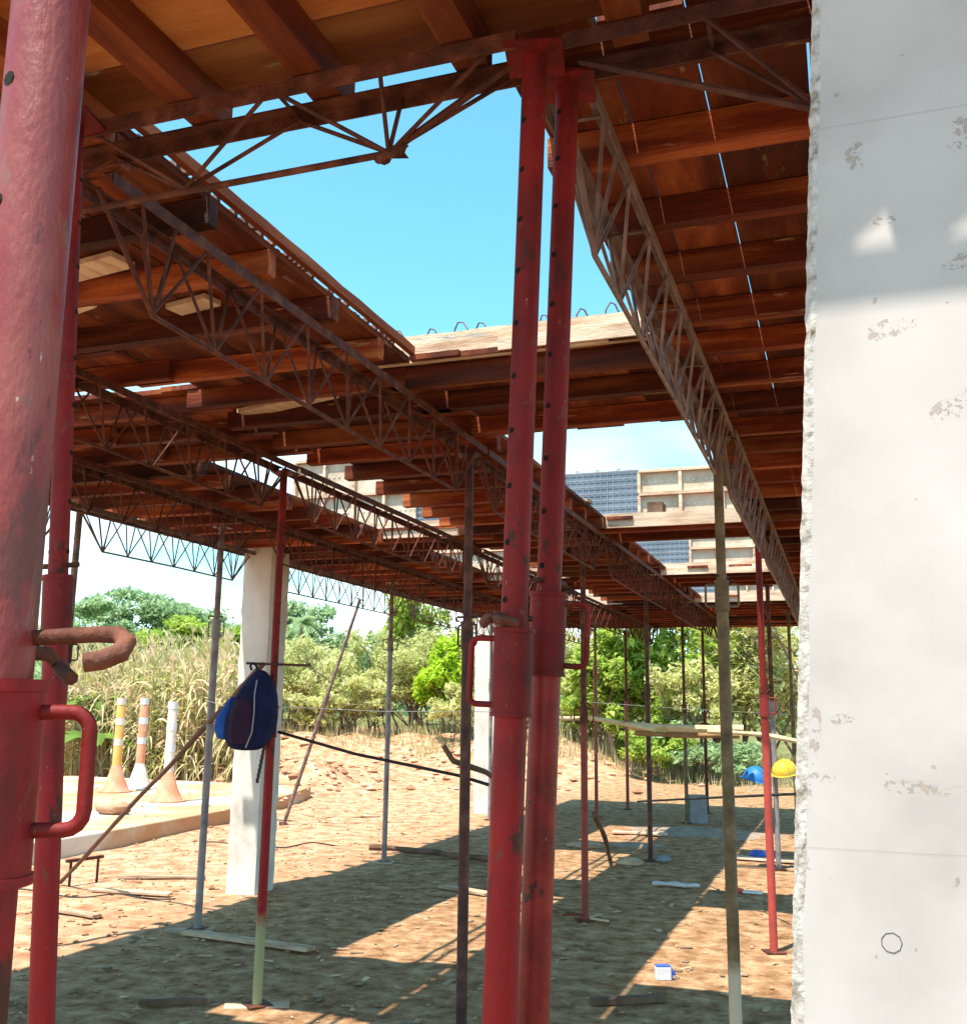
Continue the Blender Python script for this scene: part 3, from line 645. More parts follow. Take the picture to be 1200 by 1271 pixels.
def pole(name, pts_, r, mat, label, cat='pole', n=8, wob=0.0):
    P = [Vector(p) for p in pts_]; o = P[0].copy(); k = 14; out = []
    for i in range(len(P) - 1):
        for j in range(k if wob else 1): 
            f = j / (k if wob else 1); out.append(P[i].lerp(P[i + 1], f))
    out.append(P[-1])
    out = [p - o + Vector((mnoise.noise(p * 1.7 + Vector((3, 0, 0))), mnoise.noise(p * 1.7), mnoise.noise(p * 1.9 + Vector((0, 7, 0))))) * wob for p in out]
    rs = [r * (1 + (0.25 * mnoise.noise(p * 5) if wob else 0)) for p in out]
    q = MB(); q.tube(out, rs, n); ob = q.build(name, mat, smooth=True); ob.location = o
    return tag(ob, label, cat)
# ------------------------------------------------------------------ steel props
PG = 'telescopic steel props under the deck'
def prop(x, y, ztop, zc, label, low=rust_grey, up=None, collar=None, r=0.027, ang=0.0, lean=None, holes=True, base='plate', z0=0.0, n=14, handle=True, cl=0.13, hout=0.042, ht=(.40, .42), hm=None, rif=0.83, rcf=1.22):
    up = up or low; collar = collar or low
    root = thing('steel_prop', (x, y, hgt(x, y) + z0), label, 'steel prop', PG)
    H = ztop - z0 - hgt(x, y)
    if lean: 
        d = Vector((lean[0] - x, lean[1] - y, ztop - hgt(x, y))); H = d.length; root.rotation_euler = Vector((0, 0, 1)).rotation_difference(d).to_euler()
    zc = zc - z0
    ri = r * rif
    b0 = 0.012
    m = MB(); m.tube([(0, 0, b0), (0, 0, zc)], r, n); m.build('outer_tube', low, root, True)
    m = MB(); m.tube([(0, 0, zc + cl / 2 - .01), (0, 0, H - 0.012)], ri, n)
    if holes:
        k = zc + cl / 2 + 0.06
        while k < H - 0.06:
            a = ang + 0.9
            for s in (0, PI):
                c_, s_ = math.cos(a + s), math.sin(a + s)
                m.tube([(c_ * ri * 0.80, s_ * ri * 0.80, k), (c_ * ri * 1.012, s_ * ri * 1.012, k)], 0.0065, 8, m=1)
            k += 0.11
    m.build('inner_tube', [up, black], root, True)
    m = MB(); rc = r * rcf
    m.tube([(0, 0, zc - cl / 2), (0, 0, zc + cl / 2)], rc, n)
    m.tube([(0, 0, zc + cl / 2 - .001), (0, 0, zc + cl / 2 + 0.008)], rc * 1.06, n); m.tube([(0, 0, zc - cl / 2 - .006), (0, 0, zc - cl / 2 + .001)], rc * 1.05, n)
    co_ = m.build('collar', collar, root, True)
    if handle:
        for s in (0, PI) if handle == 2 else (0,):
            a = ang + s; c_, s_ = math.cos(a), math.sin(a); o_ = rc + hout; t0, t1 = zc - cl * ht[0], zc + cl * ht[1]
            m = MB(); P = [(rc - .003, t1), (o_ - .014, t1)] + [(o_ - .014 + .014 * math.sin(v_), t1 - .014 + .014 * math.cos(v_)) for v_ in (.4, .8, 1.2, 1.57)] + [(o_ - .014 + .014 * math.cos(v_), t0 + .014 - .014 * math.sin(v_)) for v_ in (0, .4, .8, 1.2, 1.57)] + [(rc - .003, t0)]
            m.tube([(c_ * p, s_ * p, q_) for p, q_ in P], 0.0058, 12 if n > 20 else 6); m.build('handle', hm or collar, co_, True)
    m = MB(); a = ang + 0.9; c_, s_ = math.cos(a), math.sin(a); zz = zc + cl / 2 + 0.03
    m.tube([(-c_ * .045, -s_ * .045, zz), (c_ * .05, s_ * .05, zz), (c_ * .06, s_ * .06, zz - .01), (c_ * .05 + s_ * .03, s_ * .05 - c_ * .03, zz - .02)], 0.006, 7); m.build('locking_pin', rust, co_, True)
    m = MB(); m.box(-.06, .06, -.06, .06, H - 0.012, H - 0.004, M=Matrix.Rotation(.2, 4, 'Z')); m.build('head_plate', up, root)
    if base:
        m = MB(); m.box(-.065, .065, -.065, .065, 0.002, 0.011, M=Matrix.Rotation(ang + .3, 4, 'Z')); m.build('base_plate', rust, root)
    return root
ZT = 2.905
p355 = two_tone(red, 0.42, (0.30, 0.30, 0.15), 0.12)
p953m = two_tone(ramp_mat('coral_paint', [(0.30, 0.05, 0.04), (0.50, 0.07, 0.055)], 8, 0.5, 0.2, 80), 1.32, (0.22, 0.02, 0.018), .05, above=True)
p897m = two_tone(olive_steel, 0.42, (0.40, 0.36, 0.28), 0.08)
prop(-3.03, 5.10, ZT, 1.46, 'slim red prop with green painted foot carrying the backpack', p355, red_dark, red_dark, r=.026, ang=2.2)
prop(-4.42, 6.58, ZT, 2.12, 'grey prop with wire clip collar crossed by the leaning wooden brace', grey_steel, rust_grey, grey_steel, ang=3.0, handle=2)
prop(-4.57, 10.05, ZT, 2.22, 'grey prop standing behind the crooked branch on the ground', grey_steel, rust_grey, rust_grey, ang=0.5, handle=2)
prop(-1.84, 5.0, ZT, 1.93, 'dark mottled prop just left of the paired red props', dark_steel, dark_steel, dark_steel, r=.027, ang=2.6, handle=2)
prop(-1.95, 7.97, ZT, 1.52, 'rusty red prop with punched holes just right of the paired props', ramp_mat('worn_red', [(0.16, 0.03, 0.025), (0.28, 0.05, 0.04)], 8, 0.6), rust, rust, ang=0.2, handle=2)
prop(-2.05, 11.3, ZT, 1.75, 'dark brown prop carrying one end of the thin dark rod', dark_steel, dark_steel, dark_steel, ang=0.1, handle=2)
prop(-2.25, 15.35, ZT, 1.61, 'dark olive prop beside the grey concrete block', olive_steel, dark_steel, dark_steel, ang=0.1, handle=2)
prop(-0.54, 5.0, ZT - .02, 2.10, 'stout dark olive prop with a pale foot left of the white pillar', p897m, olive_steel, olive_steel, r=.0285, ang=0.1, handle=2, holes=False)
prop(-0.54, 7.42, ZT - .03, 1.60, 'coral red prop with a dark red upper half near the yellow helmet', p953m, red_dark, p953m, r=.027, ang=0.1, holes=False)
prop(-0.74, 11.26, ZT, 1.61, 'pale grey prop right behind the coral red prop', grey_steel, rust, grey_steel, ang=0.1)
prop(-3.62, 15.55, ZT, 2.16, 'orange red far prop with a dark upper tube', red_pale, rust_grey, red_pale, ang=0.1)
prop(-3.45, 17.05, ZT, 1.66, 'far pinkish red prop second from the left before the green tree', red_pale, rust, red_pale, ang=0.1)
prop(-2.17, 17.0, ZT, 1.5, 'far brownish prop just left of the stout olive prop', rust, rust, rust, ang=0.1)
prop(-0.68, 14.2, ZT, 1.62, 'far slim olive prop beside the pillar edge and yellow helmet', olive_steel, olive_steel, olive_steel, ang=0.1, holes=False)
prop(-5.0, 5.7, ZT, 1.9, 'thin dark prop at the left edge behind the near red props', rust_grey, rust_grey, dark_steel, ang=.3)
prop(-4.95, 14.5, ZT, 1.9, 'thin grey prop standing against the slim far column', grey_steel, grey_steel, grey_steel, ang=.3, holes=False)
prop(-6.2, 15.4, ZT, 1.6, 'thin pinkish prop left of the slim far column', rust_grey, rust_grey, rust_grey, ang=.3, holes=False) if False else None
prop(-7.24, 12.64, 3.02, 1.75, 'thin prop leaning diagonally from the orange dirt to the deck edge', rust_grey, rust_grey, rust_grey, r=.026, lean=(-6.15, 12.5), ang=.3, holes=False)
# near props
prop(-0.642, 1.85, ZT, 1.62, 'bright red prop with square handle, left one of the close pair', red, red_dark, red_dark, r=.031, ang=PI + .15, n=28, cl=.15, lean=(-.548, 1.85))
prop(-0.619, 1.965, ZT, 1.70, 'brownish red prop with side loop, right one of the close pair', ramp_mat('brown_red_paint', [(0.08, 0.008, 0.006), (0.20, 0.011, 0.010), (0.27, 0.025, 0.018)], 10, 0.45, 0.15, 140, scuff=SC1), red_dark, red_dark, r=.030, ang=0.25, n=28, cl=.15, lean=(-.508, 1.965))
prop(-0.593, 0.62, ZT, 1.487, 'very close thick red prop with pink sheen at the left frame edge', red, red_pale, red, r=.033, rif=.95, rcf=1.24, ang=0.45, n=40, cl=.135, hout=0.036, lean=(-.634, .62), ht=(.26, .38), hm=red_dark)
prop(-1.455, 1.75, ZT, 1.75, 'dark red prop half hidden behind the very close one at left', red, red_dark, red_dark, r=.025, ang=2.5, n=28, lean=(-1.65, 1.75))

q = MB(); q.tube([(-.02, 0, 0), (.06, 0, .003), (.085, -.005, .002), (.098, -.012, -.004), (.10, -.02, -.012), (.092, -.03, -.018), (.082, -.036, -.02)], [.0062, .0062, .0066, .0072, .0075, .0072, .007], 16)
tag(q.build('bent_pin', rust, smooth=True), 'thick bent rusty pin sticking out of the very close prop', 'pin').location = (-0.592, 0.635, 1.600)
pole('shadow_line', [(-7.0, 7.0, .03), (-6.2, 7.15, .025), (-5.7, 7.4, .03), (-5.25, 7.5, .02)], .007, rod_black, 'thin dark line laid as a string shadow snaking over orange soil below the trestle', 'shadow_line', 5, .06)  # these three dark tubes on the soil stand in for wiggly cast shadows
pole('shadow_line', [(-8.4, 13.0, .03), (-7.4, 12.9, .03), (-7.0, 13.6, .03), (-6.6, 14.3, .03)], .008, rod_black, 'thin dark line laid as a string shadow on orange soil behind the leaning prop', 'shadow_line', 5, .08)
pole('shadow_line', [(-6.9, 10.2, .03), (-6.1, 10.5, .03), (-5.6, 11.1, .03)], .008, rod_black, 'short thin dark line laid as a string shadow on orange soil by the grey middle prop', 'shadow_line', 5, .07)
# twisted scrap fittings on the paired props
q = MB(); q.tube([(0, 0, 0), (.02, -.03, .006), (.05, -.04, .0), (.075, -.02, -.004)], .009, 8)
tag(q.build('steel_clip', rust, smooth=True), 'bent rusty clip wrapped round the left prop of the close pair', 'clip').location = (-0.645, 1.84, 1.715)
if 0: q = MB(); q.tube([(0.004 * k, 0.0, 0.07 * math.sin(k / 7 * PI / 2) - 0.05) for k in range(8)], .0045, 6)

# ------------------------------------------------------------------ wooden brace, pin, backpack, rod, strings
pole('wooden_brace', [(-6.62, 7.72, 0.02), (-4.36, 6.53, 1.48), (-3.72, 6.12, 1.84)], .019, ramp_mat('brace_wood', [(0.07, 0.035, 0.025), (0.15, 0.08, 0.055)], 9, .8), 'thin brown wooden brace slanting up across the grey prop', 'brace', wob=.01)
pole('steel_pin', [(-3.16, 5.02, 1.795), (-2.80, 5.1, 1.785)], .007, dark_steel, 'short steel pin through the slim red prop holding the backpack', 'pin')
pole('thin_rod', [(-3.0, 5.13, 1.42), (-2.5, 5.08, 1.315), (-1.89, 5.03, 1.225), (-1.72, 5.02, 1.185)], .0085, rod_black, 'thin black rod tied between the backpack prop and the dark prop', 'rod')
pole('forked_branch', [(-1.98, 5.05, 1.37), (-1.93, 5.06, 1.295), (-1.80, 5.2, 1.235), (-1.70, 5.3, 1.15)], .014, darkwood, 'short dark forked stick tied to the mottled prop', 'stick', wob=.006)
pole('slanting_stake', [(-1.95, 8.3, .75), (-2.15, 9.6, .40), (-2.49, 11.3, 0.0)], .022, darkwood, 'dark stake slanting down to the sunlit ground behind the paired props', 'stake', wob=.01)
pole('crooked_branch', [(-5.0, 10.6, .05), (-4.75, 10.7, .06), (-4.39, 10.62, .05), (-3.95, 10.5, .07), (-3.5, 10.45, .05)], .032, darkwood, 'crooked brown branch lying on the dirt by the grey prop', 'branch', wob=.03)
pole('wooden_rail', [(-2.95, 10.62, 1.475), (-2.52, 10.55, 1.49), (-2.1, 10.6, 1.43), (-1.85, 10.65, 1.385)], .022, palewood, 'pale pole rail ending at the dark brown prop', 'rail', wob=.015)
pole('wooden_rail', [(-2.15, 10.72, 1.42), (-1.6, 10.8, 1.40), (-1.0, 10.85, 1.395)], .040, palewood, 'thick yellowish pole rail behind the stout olive prop, upper one', 'rail', wob=.012)
pole('wooden_rail', [(-2.1, 10.84, 1.345), (-1.6, 10.9, 1.33), (-1.05, 10.95, 1.33)], .028, ramp_mat('brown_pole', [(0.2, .12, .06), (.34, .22, .11)], 7, .8), 'brown pole rail just under the thick yellowish one', 'rail', wob=.012)
pole('wooden_rail', [(-1.35, 10.75, 1.375), (-0.8, 10.7, 1.35), (-0.3, 10.6, 1.27)], .022, palewood, 'pale pole rail sagging toward the white pillar', 'rail', wob=.012)
pole('dark_rod', [(-2.16, 11.2, .62), (-1.2, 9.3, .83), (-0.34, 7.45, 1.025)], .010, rod_black, 'thin dark rod between the dark brown prop and the coral red prop', 'rod')
for a, c, lab in (((-3.0, 5.07, 1.56), (-1.7, 5.05, 1.545), 'upper white string from the backpack prop to the mottled prop'),
                  ((-4.44, 6.55, 1.60), (-3.0, 5.05, 1.50), 'lower white string passing over the backpack'),
                  ((-3.7, 15.5, 1.70), (-0.7, 14.1, 1.55), 'far white string stretched between the back props')):
    m_ = [(a[k] + c[k]) / 2 - (0.012 if k == 2 else 0) for k in range(3)]
    pole('white_string', [a, m_, c], .0022 if a[1] < 10 else .004, string_m, lab, 'string', 5)
# backpack
bp = thing('backpack', (-3.10, 5.0, 1.32), 'dark navy backpack with a blue side pocket hanging from the red prop', 'backpack', rz=.15)
m = MB(); m.rings([(0.0, -.02, 0, .05, .04, .8), (.015, -.02, 0, .10, .075, .75), (.07, -.01, 0, .135, .095, .72), (.15, .0, 0, .142, .10, .72), (.24, .015, 0, .130, .092, .75),
                   (.31, .03, .005, .108, .078, .8), (.37, .035, .01, .080, .055, .85), (.41, .04, .01, .052, .032, .9), (.44, .035, .01, .022, .018, 1)], 28)
body = m.build('bag_body', navy, bp, True)
bmd = body.modifiers.new('round', 'SUBSURF'); bmd.levels = bmd.render_levels = 2
for v in body.data.vertices:
    q_ = mnoise.noise(Vector((v.co.x * 22, v.co.y * 22, v.co.z * 9))); v.co += Vector((v.co.x, v.co.y, 0)).normalized() * 0.014 * q_ + v.co.normalized() * 0.010 * mnoise.noise(v.co * 12)
m = MB(); m.rings([(.0, -.0, 0, .05, .02, .8), (.02, 0, 0, .075, .035, .75), (.12, 0.005, 0, .078, .042, .72), (.20, .005, 0, .066, .036, .75), (.25, .01, 0, .04, .02, .9)], 20)
fp = m.build('front_pocket', maroon, bp, True); fp.modifiers.new('round', 'SUBSURF').render_levels = 2; fp.location = (-.015, -.078, .035)
m = MB(); m.rings([(0, 0, 0, .02, .03, .8), (.02, 0, 0, .045, .06, .75), (.10, -.005, 0, .052, .066, .75), (.15, .012, 0, .038, .055, .8), (.20, .03, 0, .022, .04, .9), (.235, .04, 0, .008, .02, 1)], 18)
sp_ = m.build('side_pocket', blue_f, bp, True); sp_.modifiers.new('round', 'SUBSURF').render_levels = 2; sp_.location = (-.145, -.01, .055); tag(sp_, 'bright blue side pocket')
m = MB(); m.tube([(.02, -.095, .02), (.055, -.105, .1), (.06, -.10, .2), (.05, -.085, .3), (.045, -.05, .38)], .004, 6); m.build('piping', grey_f, body, True)
m = MB(); m.tube([(.03, 0, .43), (.015, 0, .46), (-.005, 0, .475), (-.02, 0, .46), (-.01, 0, .435)], .007, 6); m.build('top_loop', navy, bp, True)
m = MB(); 
for k in range(8):
    z = .03 - .2 * k / 8; z2 = .03 - .2 * (k + 1) / 8; m.box(.078 - .004 * k, .094 - .004 * k, -.005, .001, z2, z)
m.build('strap', rod_black, bp)
# hidden handle loop: the bag hangs on the pin

# helmets
def helmet(x, y, z, mat, lab, rz):
    root = thing('hard_hat', (x, y, z), lab, 'helmet', rz=rz); root.rotation_euler = (0.22, 0.1, rz)
    m = MB(); m.rings([(0, 0, 0, .115, .135, 1), (.03, 0, 0, .116, .137, 1), (.07, 0, 0, .106, .126, 1), (.105, 0, 0, .082, .10, 1), (.13, 0, 0, .048, .06, 1), (.14, 0, 0, .015, .02, 1)], 24)
    sh_ = m.build('shell', mat, root, True)
    m = MB(); m.rings([(-.006, 0, .006, .126, .150, 1), (-.002, 0, .018, .128, .168, 1), (.004, 0, .006, .12, .145, 1)], 24); m.build('brim', mat, sh_, True)
    m = MB(); m.tube([(0, -.12, .055), (0, -.08, .115), (0, 0, .143), (0, .08, .115), (0, .12, .055)], .010, 6); m.build('ridge', mat, sh_, True)
    m = MB(); m.tube([(-.1, 0, 0), (-.07, .0, -.08), (0, .0, -.11), (.07, 0, -.08), (.1, 0, 0)], .004, 5); m.build('chin_strap', string_m, root)
helmet(-0.93, 11.16, 0.88, blue_h, 'bright blue hard hat hanging beside the pale grey prop', 1.1)
helmet(-0.64, 11.2, 0.96, yellow_h, 'yellow hard hat hanging near the white pillar edge', -.6)
pole('hanger_cord', [(-0.93, 11.16, .98), (-0.86, 10.95, 1.2), (-0.8, 10.74, 1.36)], .003, string_m, 'cord holding the blue hard hat to the rail', 'cord', 5)
pole('hanger_cord', [(-0.64, 11.2, 1.05), (-0.6, 10.9, 1.2), (-0.55, 10.68, 1.32)], .003, string_m, 'cord holding the yellow hard hat to the rail', 'cord', 5)

# ------------------------------------------------------------------ traffic posts
def delineator(x, y, H, cone, post, band, lab):
    root = thing('traffic_post', (x, y, .2), lab, 'traffic post', 'traffic posts on the slab')
    m = MB(); m.rings([(0, 0, 0, .25, .25, .8), (.025, 0, 0, .25, .25, .8), (.03, 0, 0, .22, .22, 1), (.2, 0, 0, .14, .14, 1), (.42, 0, 0, .075, .075, 1)], 24); m.build('cone_base', cone, root, True)
    m = MB(); m.tube([(0, 0, .40), (0, 0, H - .05), (0, 0, H - .01), (0, 0, H)], [.075, .066, .05, .02], 20); m.build('post', post, root, True)
    for zz in (.5, .72, .94):
        m = MB(); m.tube([(0, 0, zz * H), (0, 0, zz * H + .11)], .0765 - .008 * (zz - .3), 20, caps=False); m.build('reflective_band', band, root, True)
delineator(-11.10, 14.0, 1.46, orange_p, yellow_o, dirty_w, 'amber traffic post on an orange cone, left of the three')
delineator(-11.15, 14.65, 1.47, dirty_w, orange_p, white_p, 'red and white banded traffic post on a white cone, middle of three')
delineator(-9.35, 12.95, 1.40, orange_p, dirty_w, white_p, 'faded pinkish white traffic post on a pale orange cone, right of three')

# ------------------------------------------------------------------ things on the ground
def plank(x, y, ln, w, rz, lab, mat=oldwood, h=.022, z=.012, tilt=0, name='wooden_plank', cat='plank'):
    q = MB(); k = 6
    for i in range(k):
        a, c = -ln / 2 + ln * i / k, -ln / 2 + ln * (i + 1) / k
        q.box(a, c, -w / 2, w / 2, 0, h)
    q = MB(); q.box(-ln / 2, ln / 2, -w / 2, w / 2, 0, h)
    o = bevel(q.build(name, mat), .003); o.location = (x, y, hgt(x, y) + z); o.rotation_euler = (tilt * .3, tilt, rz); return tag(o, lab, cat)
plank(-3.85, 6.3, 1.05, .10, -.12, 'grey plank lying between the grey prop and the backpack prop')
plank(-4.45, 6.52, .34, .18, .4, 'short board under the foot of the grey prop', z=-.012)
plank(-3.03, 5.10, .34, .10, .5, 'upper sole board under the slim red prop', z=-.012, h=.018, mat=edge_m)
plank(-3.0, 5.04, .36, .12, -.7, 'lower crossed sole board under the slim red prop', z=-.032, h=.018, mat=edge_m)
plank(-3.45, 4.95, .35, .04, .45, 'short dark stick lying left of the slim red prop foot', mat=darkwood)
plank(-5.75, 7.55, .75, .09, .1, 'pale lath on the orange soil below the slab')
plank(-6.0, 8.3, .8, .08, .35, 'weathered batten on the orange soil near the slab')
plank(-5.55, 6.65, .5, .08, -.2, 'short pale batten on orange soil at the shadow edge')
plank(-1.2, 5.85, .42, .06, .55, 'dark short plank near the bottom edge of the picture', mat=darkwood, h=.03)
plank(-.82, 11.8, .9, .16, -.1, 'pale concrete coloured board behind the coral red prop', mat=edge_m)
plank(-4.57, 10.03, .22, .2, .2, 'wooden pad under the grey prop by the branch', z=-.012)
plank(-2.6, 13.6, .7, .16, .1, 'pale board in the far sunlit patch', mat=edge_m)
plank(-3.2, 8.75, .55, .12, -.4, 'grey board in the shade left of the paired props')
for i, (x, y, ln, rz, lab) in enumerate(((-9.7, 17.0, 1.6, -.5, 'long pale plank leaning on the soil heap'), (-9.4, 16.6, 1.4, -.9, 'second pale plank crossing below the soil heap'),
                                         (-10.3, 17.1, 1.1, .25, 'short pale beam at the foot of the soil heap'))):
    plank(x, y, ln, .14, rz, lab, mat=edge_m, h=.06, z=.05, tilt=.06)
pole('fallen_log', [(-10.6, 16.75, .12), (-10.0, 16.6, .14), (-9.5, 16.9, .12)], .11, ramp_mat('log_bark', [(0.3, .16, .08), (.5, .3, .16)], 5, .9), 'yellowish log lying below the soil heap', 'log', wob=.03)
for i in range(7):
    a = i * .9; cx, cy = -1.95, 7.97; ln = R.uniform(.12, .2)
    if i < 5: plank(cx + .09 * math.cos(a), cy + .09 * math.sin(a), ln, .03, a + R.uniform(-.4, .4), ['pale chip','brown splinter','long thin splinter','dark chip','short broken splinter'][i] + ' heaped at the foot of the rusty red holed prop', mat=[edge_m, oldwood, oldwood, darkwood, joist_m][i], h=.012, name='wood_splinter', cat='splinter', z=.012 + .008 * i)
stone(-2.2, 10.95, 0, .10, 'yellowish stone at the foot of the dark brown prop', oldwood, (1.5, 1, .5))
stone(-1.93, 11.35, 0, .07, 'grey stone right of the dark brown prop foot', greyblock, (1.4, 1, .6))
stone(-2.7, 9.3, 0, .09, 'pale rock at the edge of the far sunlit patch', conc, (1.6, 1, .4))
stone(-2.95, 12.1, 0, .12, 'flat pale rock in the sunlit patch behind the pair', oldwood, (1.8, 1, .35))
q = MB(); nn = 14
for i in range(nn):
    for j in range(5):
        f = i / (nn - 1); x = -.2 + .42 * f; w = .055 * math.sin(PI * (0.15 + .7 * f)); y = -w + 2 * w * j / 4
        q.v.append((x, y, .02 + .012 * mnoise.noise(Vector((x * 14, y * 30, 0))) + (.02 if j in (0, 4) else 0)))
for i in range(nn - 1):
    for j in range(4): q.f.append((i * 5 + j, (i + 1) * 5 + j, (i + 1) * 5 + j + 1, i * 5 + j + 1)); q.mi.append(0)
o = q.build('plastic_sack', white_p, smooth=True); o.location = (-1.55, 9.72, hgt(-1.55, 9.72)); o.modifiers.new('thick', 'SOLIDIFY').thickness = .006; tag(o, 'flattened white plastic sack on the shaded dirt', 'sack')
bt = thing('juice_carton', (-1.11, 6.45, hgt(-1.11, 6.45)), 'crumpled white carton with a blue side lying on the dirt', 'carton', rz=.4)
q = MB(); q.box(-.045, .045, -.03, .03, 0, .075); bevel(q.build('carton_body', white_p, bt), .006)
q = MB(); q.box(.0455, .052, -.028, .028, .004, .07); q.box(-.043, .043, -.028, .028, .0755, .081); q.build('carton_print', bluep, bt)
q = MB(); q.box(.045, .075, -.01, .01, .025, .045); q.build('carton_flap', bluep, bt)
wr = thing('wrapper', (-.93, 9.68, hgt(-.93, 9.68)), 'red and white wrapper on the sunlit strip by the coral prop', 'wrapper', rz=-.1)
q = MB(); q.box(-.17, -.02, -.05, .05, .005, .03, M=Matrix.Rotation(.08, 4, 'Y')); bevel(q.build('red_half', redplastic, wr), .008)
q = MB(); q.box(-.015, .15, -.05, .05, .005, .022); bevel(q.build('white_half', white_p, wr), .008)
q = MB()
q.box(-.13, .13, -.1, .1, 0, .40); o = bevel(q.build('concrete_block', greyblock), .012); o.location = (-2.12, 15.5, hgt(-2.12, 15.5) - .01); o.rotation_euler = (.02, 0, .25); tag(o, 'grey concrete block standing on end by the far olive prop', 'block')
# buckets / bags by the pillar
q = MB(); q.rings([(0, 0, 0, .07, .12, .8), (.04, 0, 0, .10, .14, .8), (.08, 0, 0, .07, .09, .8)], 14); o = q.build('plastic_bag', bluep, smooth=True); o.location = (-1.0, 12.0, .01); tag(o, 'small blue grey plastic bag on the ground before the pale board', 'bag')

# ------------------------------------------------------------------ vegetation
def leaf_mat(name, cols, tr=0.25):
    m = bpy.data.materials.new(name); m.use_nodes = True; t = m.node_tree; b = t.nodes['Principled BSDF']; l = t.links.new
    ge = N(t, 'ShaderNodeNewGeometry'); r = N(t, 'ShaderNodeValToRGB'); n = len(cols)
    while len(r.color_ramp.elements) < n: r.color_ramp.elements.new(.5)
    for i, c in enumerate(cols): r.color_ramp.elements[i].position = i / (n - 1); r.color_ramp.elements[i].color = (*c, 1)
    l(ge.outputs['Random Per Island'], r.inputs[0]); l(r.outputs[0], b.inputs['Base Color']); b.inputs['Roughness'].default_value = .6; b.inputs['Specular IOR Level'].default_value = .2
    tl = N(t, 'ShaderNodeBsdfTranslucent'); l(r.outputs[0], tl.inputs['Color']); mx = N(t, 'ShaderNodeMixShader'); mx.inputs[0].default_value = tr
    l(b.outputs[0], mx.inputs[1]); l(tl.outputs[0], mx.inputs[2]); l(mx.outputs[0], t.nodes['Material Output'].inputs['Surface'])
    return m
lm_green = leaf_mat('bright_leaves', [(0.16, 0.26, 0.03), (0.36, 0.50, 0.07), (0.55, 0.66, 0.15), (0.26, 0.40, 0.05), (0.48, 0.50, 0.16)], .5)
lm_olive = leaf_mat('olive_leaves', [(0.34, 0.38, 0.12), (0.58, 0.60, 0.22), (0.74, 0.72, 0.36), (0.46, 0.50, 0.16), (0.76, 0.64, 0.44)], .5)
lm_dark = leaf_mat('deep_leaves', [(0.20, 0.31, 0.13), (0.32, 0.45, 0.22), (0.46, 0.58, 0.34), (0.26, 0.38, 0.17)], .5)
lm_lime = leaf_mat('lime_leaves', [(0.36, 0.54, 0.03), (0.54, 0.70, 0.06), (0.42, 0.60, 0.05)], .5)
bark = ramp_mat('bark', [(0.12, .08, .06), (.24, .18, .13)], 8, .9, .5, 40)
def tree(x, y, h, rx, n, lm, label, kind='tree', low=0.25, leaf=.10, seed=0, ry=None, flat=1.0, group=None, clumps=26, stems=1, cat='tree'):
    r = random.Random(seed); ry = ry or rx; zb = hgt(x, y)
    root = thing(kind, (x, y, zb), label, cat, group)
    m = MB(); tips = []
    for s in range(stems):
        bx, by = (r.uniform(-.4, .4) * rx, r.uniform(-.3, .3) * ry) if stems > 1 else (0, 0)
        P = [Vector((bx, by, -.1))]
        hh = h * r.uniform(.45, .62)
        for k in range(4): P.append(P[-1] + Vector((r.uniform(-.1, .1) * rx, r.uniform(-.1, .1) * ry, hh / 4)))
        m.tube(P, [h * .02, h * .017, h * .014, h * .011, h * .008] if stems == 1 else [h * .011, h * .01, h * .008, h * .006, h * .004], 7)
        for b_ in range(7 if stems == 1 else 4):
            st = P[r.randint(1, 4)]; a = r.uniform(0, 2 * PI); rr = r.uniform(.4, .9)
            e = Vector((st.x + rr * rx * math.cos(a), st.y + rr * ry * math.sin(a), min(h * .97, st.z + h * r.uniform(.12, .42))))
            mid = st.lerp(e, .5) + Vector((0, 0, .05 * h)); m.tube([st, mid, e], [h * .007, h * .005, h * .002], 5); tips.append(e)
            for _ in range(2):
                e2 = mid + Vector((r.uniform(-.3, .3) * rx, r.uniform(-.3, .3) * ry, r.uniform(.05, .2) * h)); m.tube([mid, e2], [h * .004, h * .0015], 4); tips.append(e2)
    m.build('trunk', bark, root)
    C = []
    for k in range(clumps):
        if tips and k < len(tips): c = tips[k]
        else:
            a = r.uniform(0, 2 * PI); q = r.random() ** .5; zz = r.uniform(low, 1)
            prof = math.sin(PI * min(1, max(.05, (zz - low) / (1 - low) * .75 + .25))) ** .6
            c = Vector((rx * q * prof * math.cos(a), ry * q * prof * math.sin(a), h * zz * .94))
        C.append((c, r.uniform(.14, .34) * rx, r.uniform(.10, .22) * h * .6 * flat))
    q = MB(); V = q.v; F = q.f
    for i in range(n):
        c, sr, sh = C[int(r.random() * len(C))]
        d = Vector((r.gauss(0, 1), r.gauss(0, 1), r.gauss(0, 1))).normalized() * (r.random() ** .45)
        p = c + Vector((d.x * sr, d.y * sr, d.z * sh))
        if p.z < 0: p.z = abs(p.z)
        u = Vector((r.gauss(0, 1), r.gauss(0, 1), r.gauss(0, .7))).normalized(); w = u.cross(Vector((r.gauss(0, .6), r.gauss(0, .6), 1))).normalized()
        s = leaf * (.4 + 1.3 * r.random() ** 2); k = len(V)
        V += [tuple(p - u * s), tuple(p + w * s * .42), tuple(p + u * s), tuple(p - w * s * .42)]
        F.append((k, k + 1, k + 2, k + 3)); q.mi.append(0)
    q.build('crown', lm, root)
    return root
def at(u, y):           # ground x on the sight line through picture column u at depth y (layout helper for the tree belt)
    d = rot @ Vector((u - 600, -(930 - 635.5), -1270)); return d.x / d.y * y
tree(at(808, 27), 27, 6.8, 2.4, 20000, lm_green, 'tall bright green leafy tree behind the far props', seed=3, low=.05, leaf=.11, clumps=46)
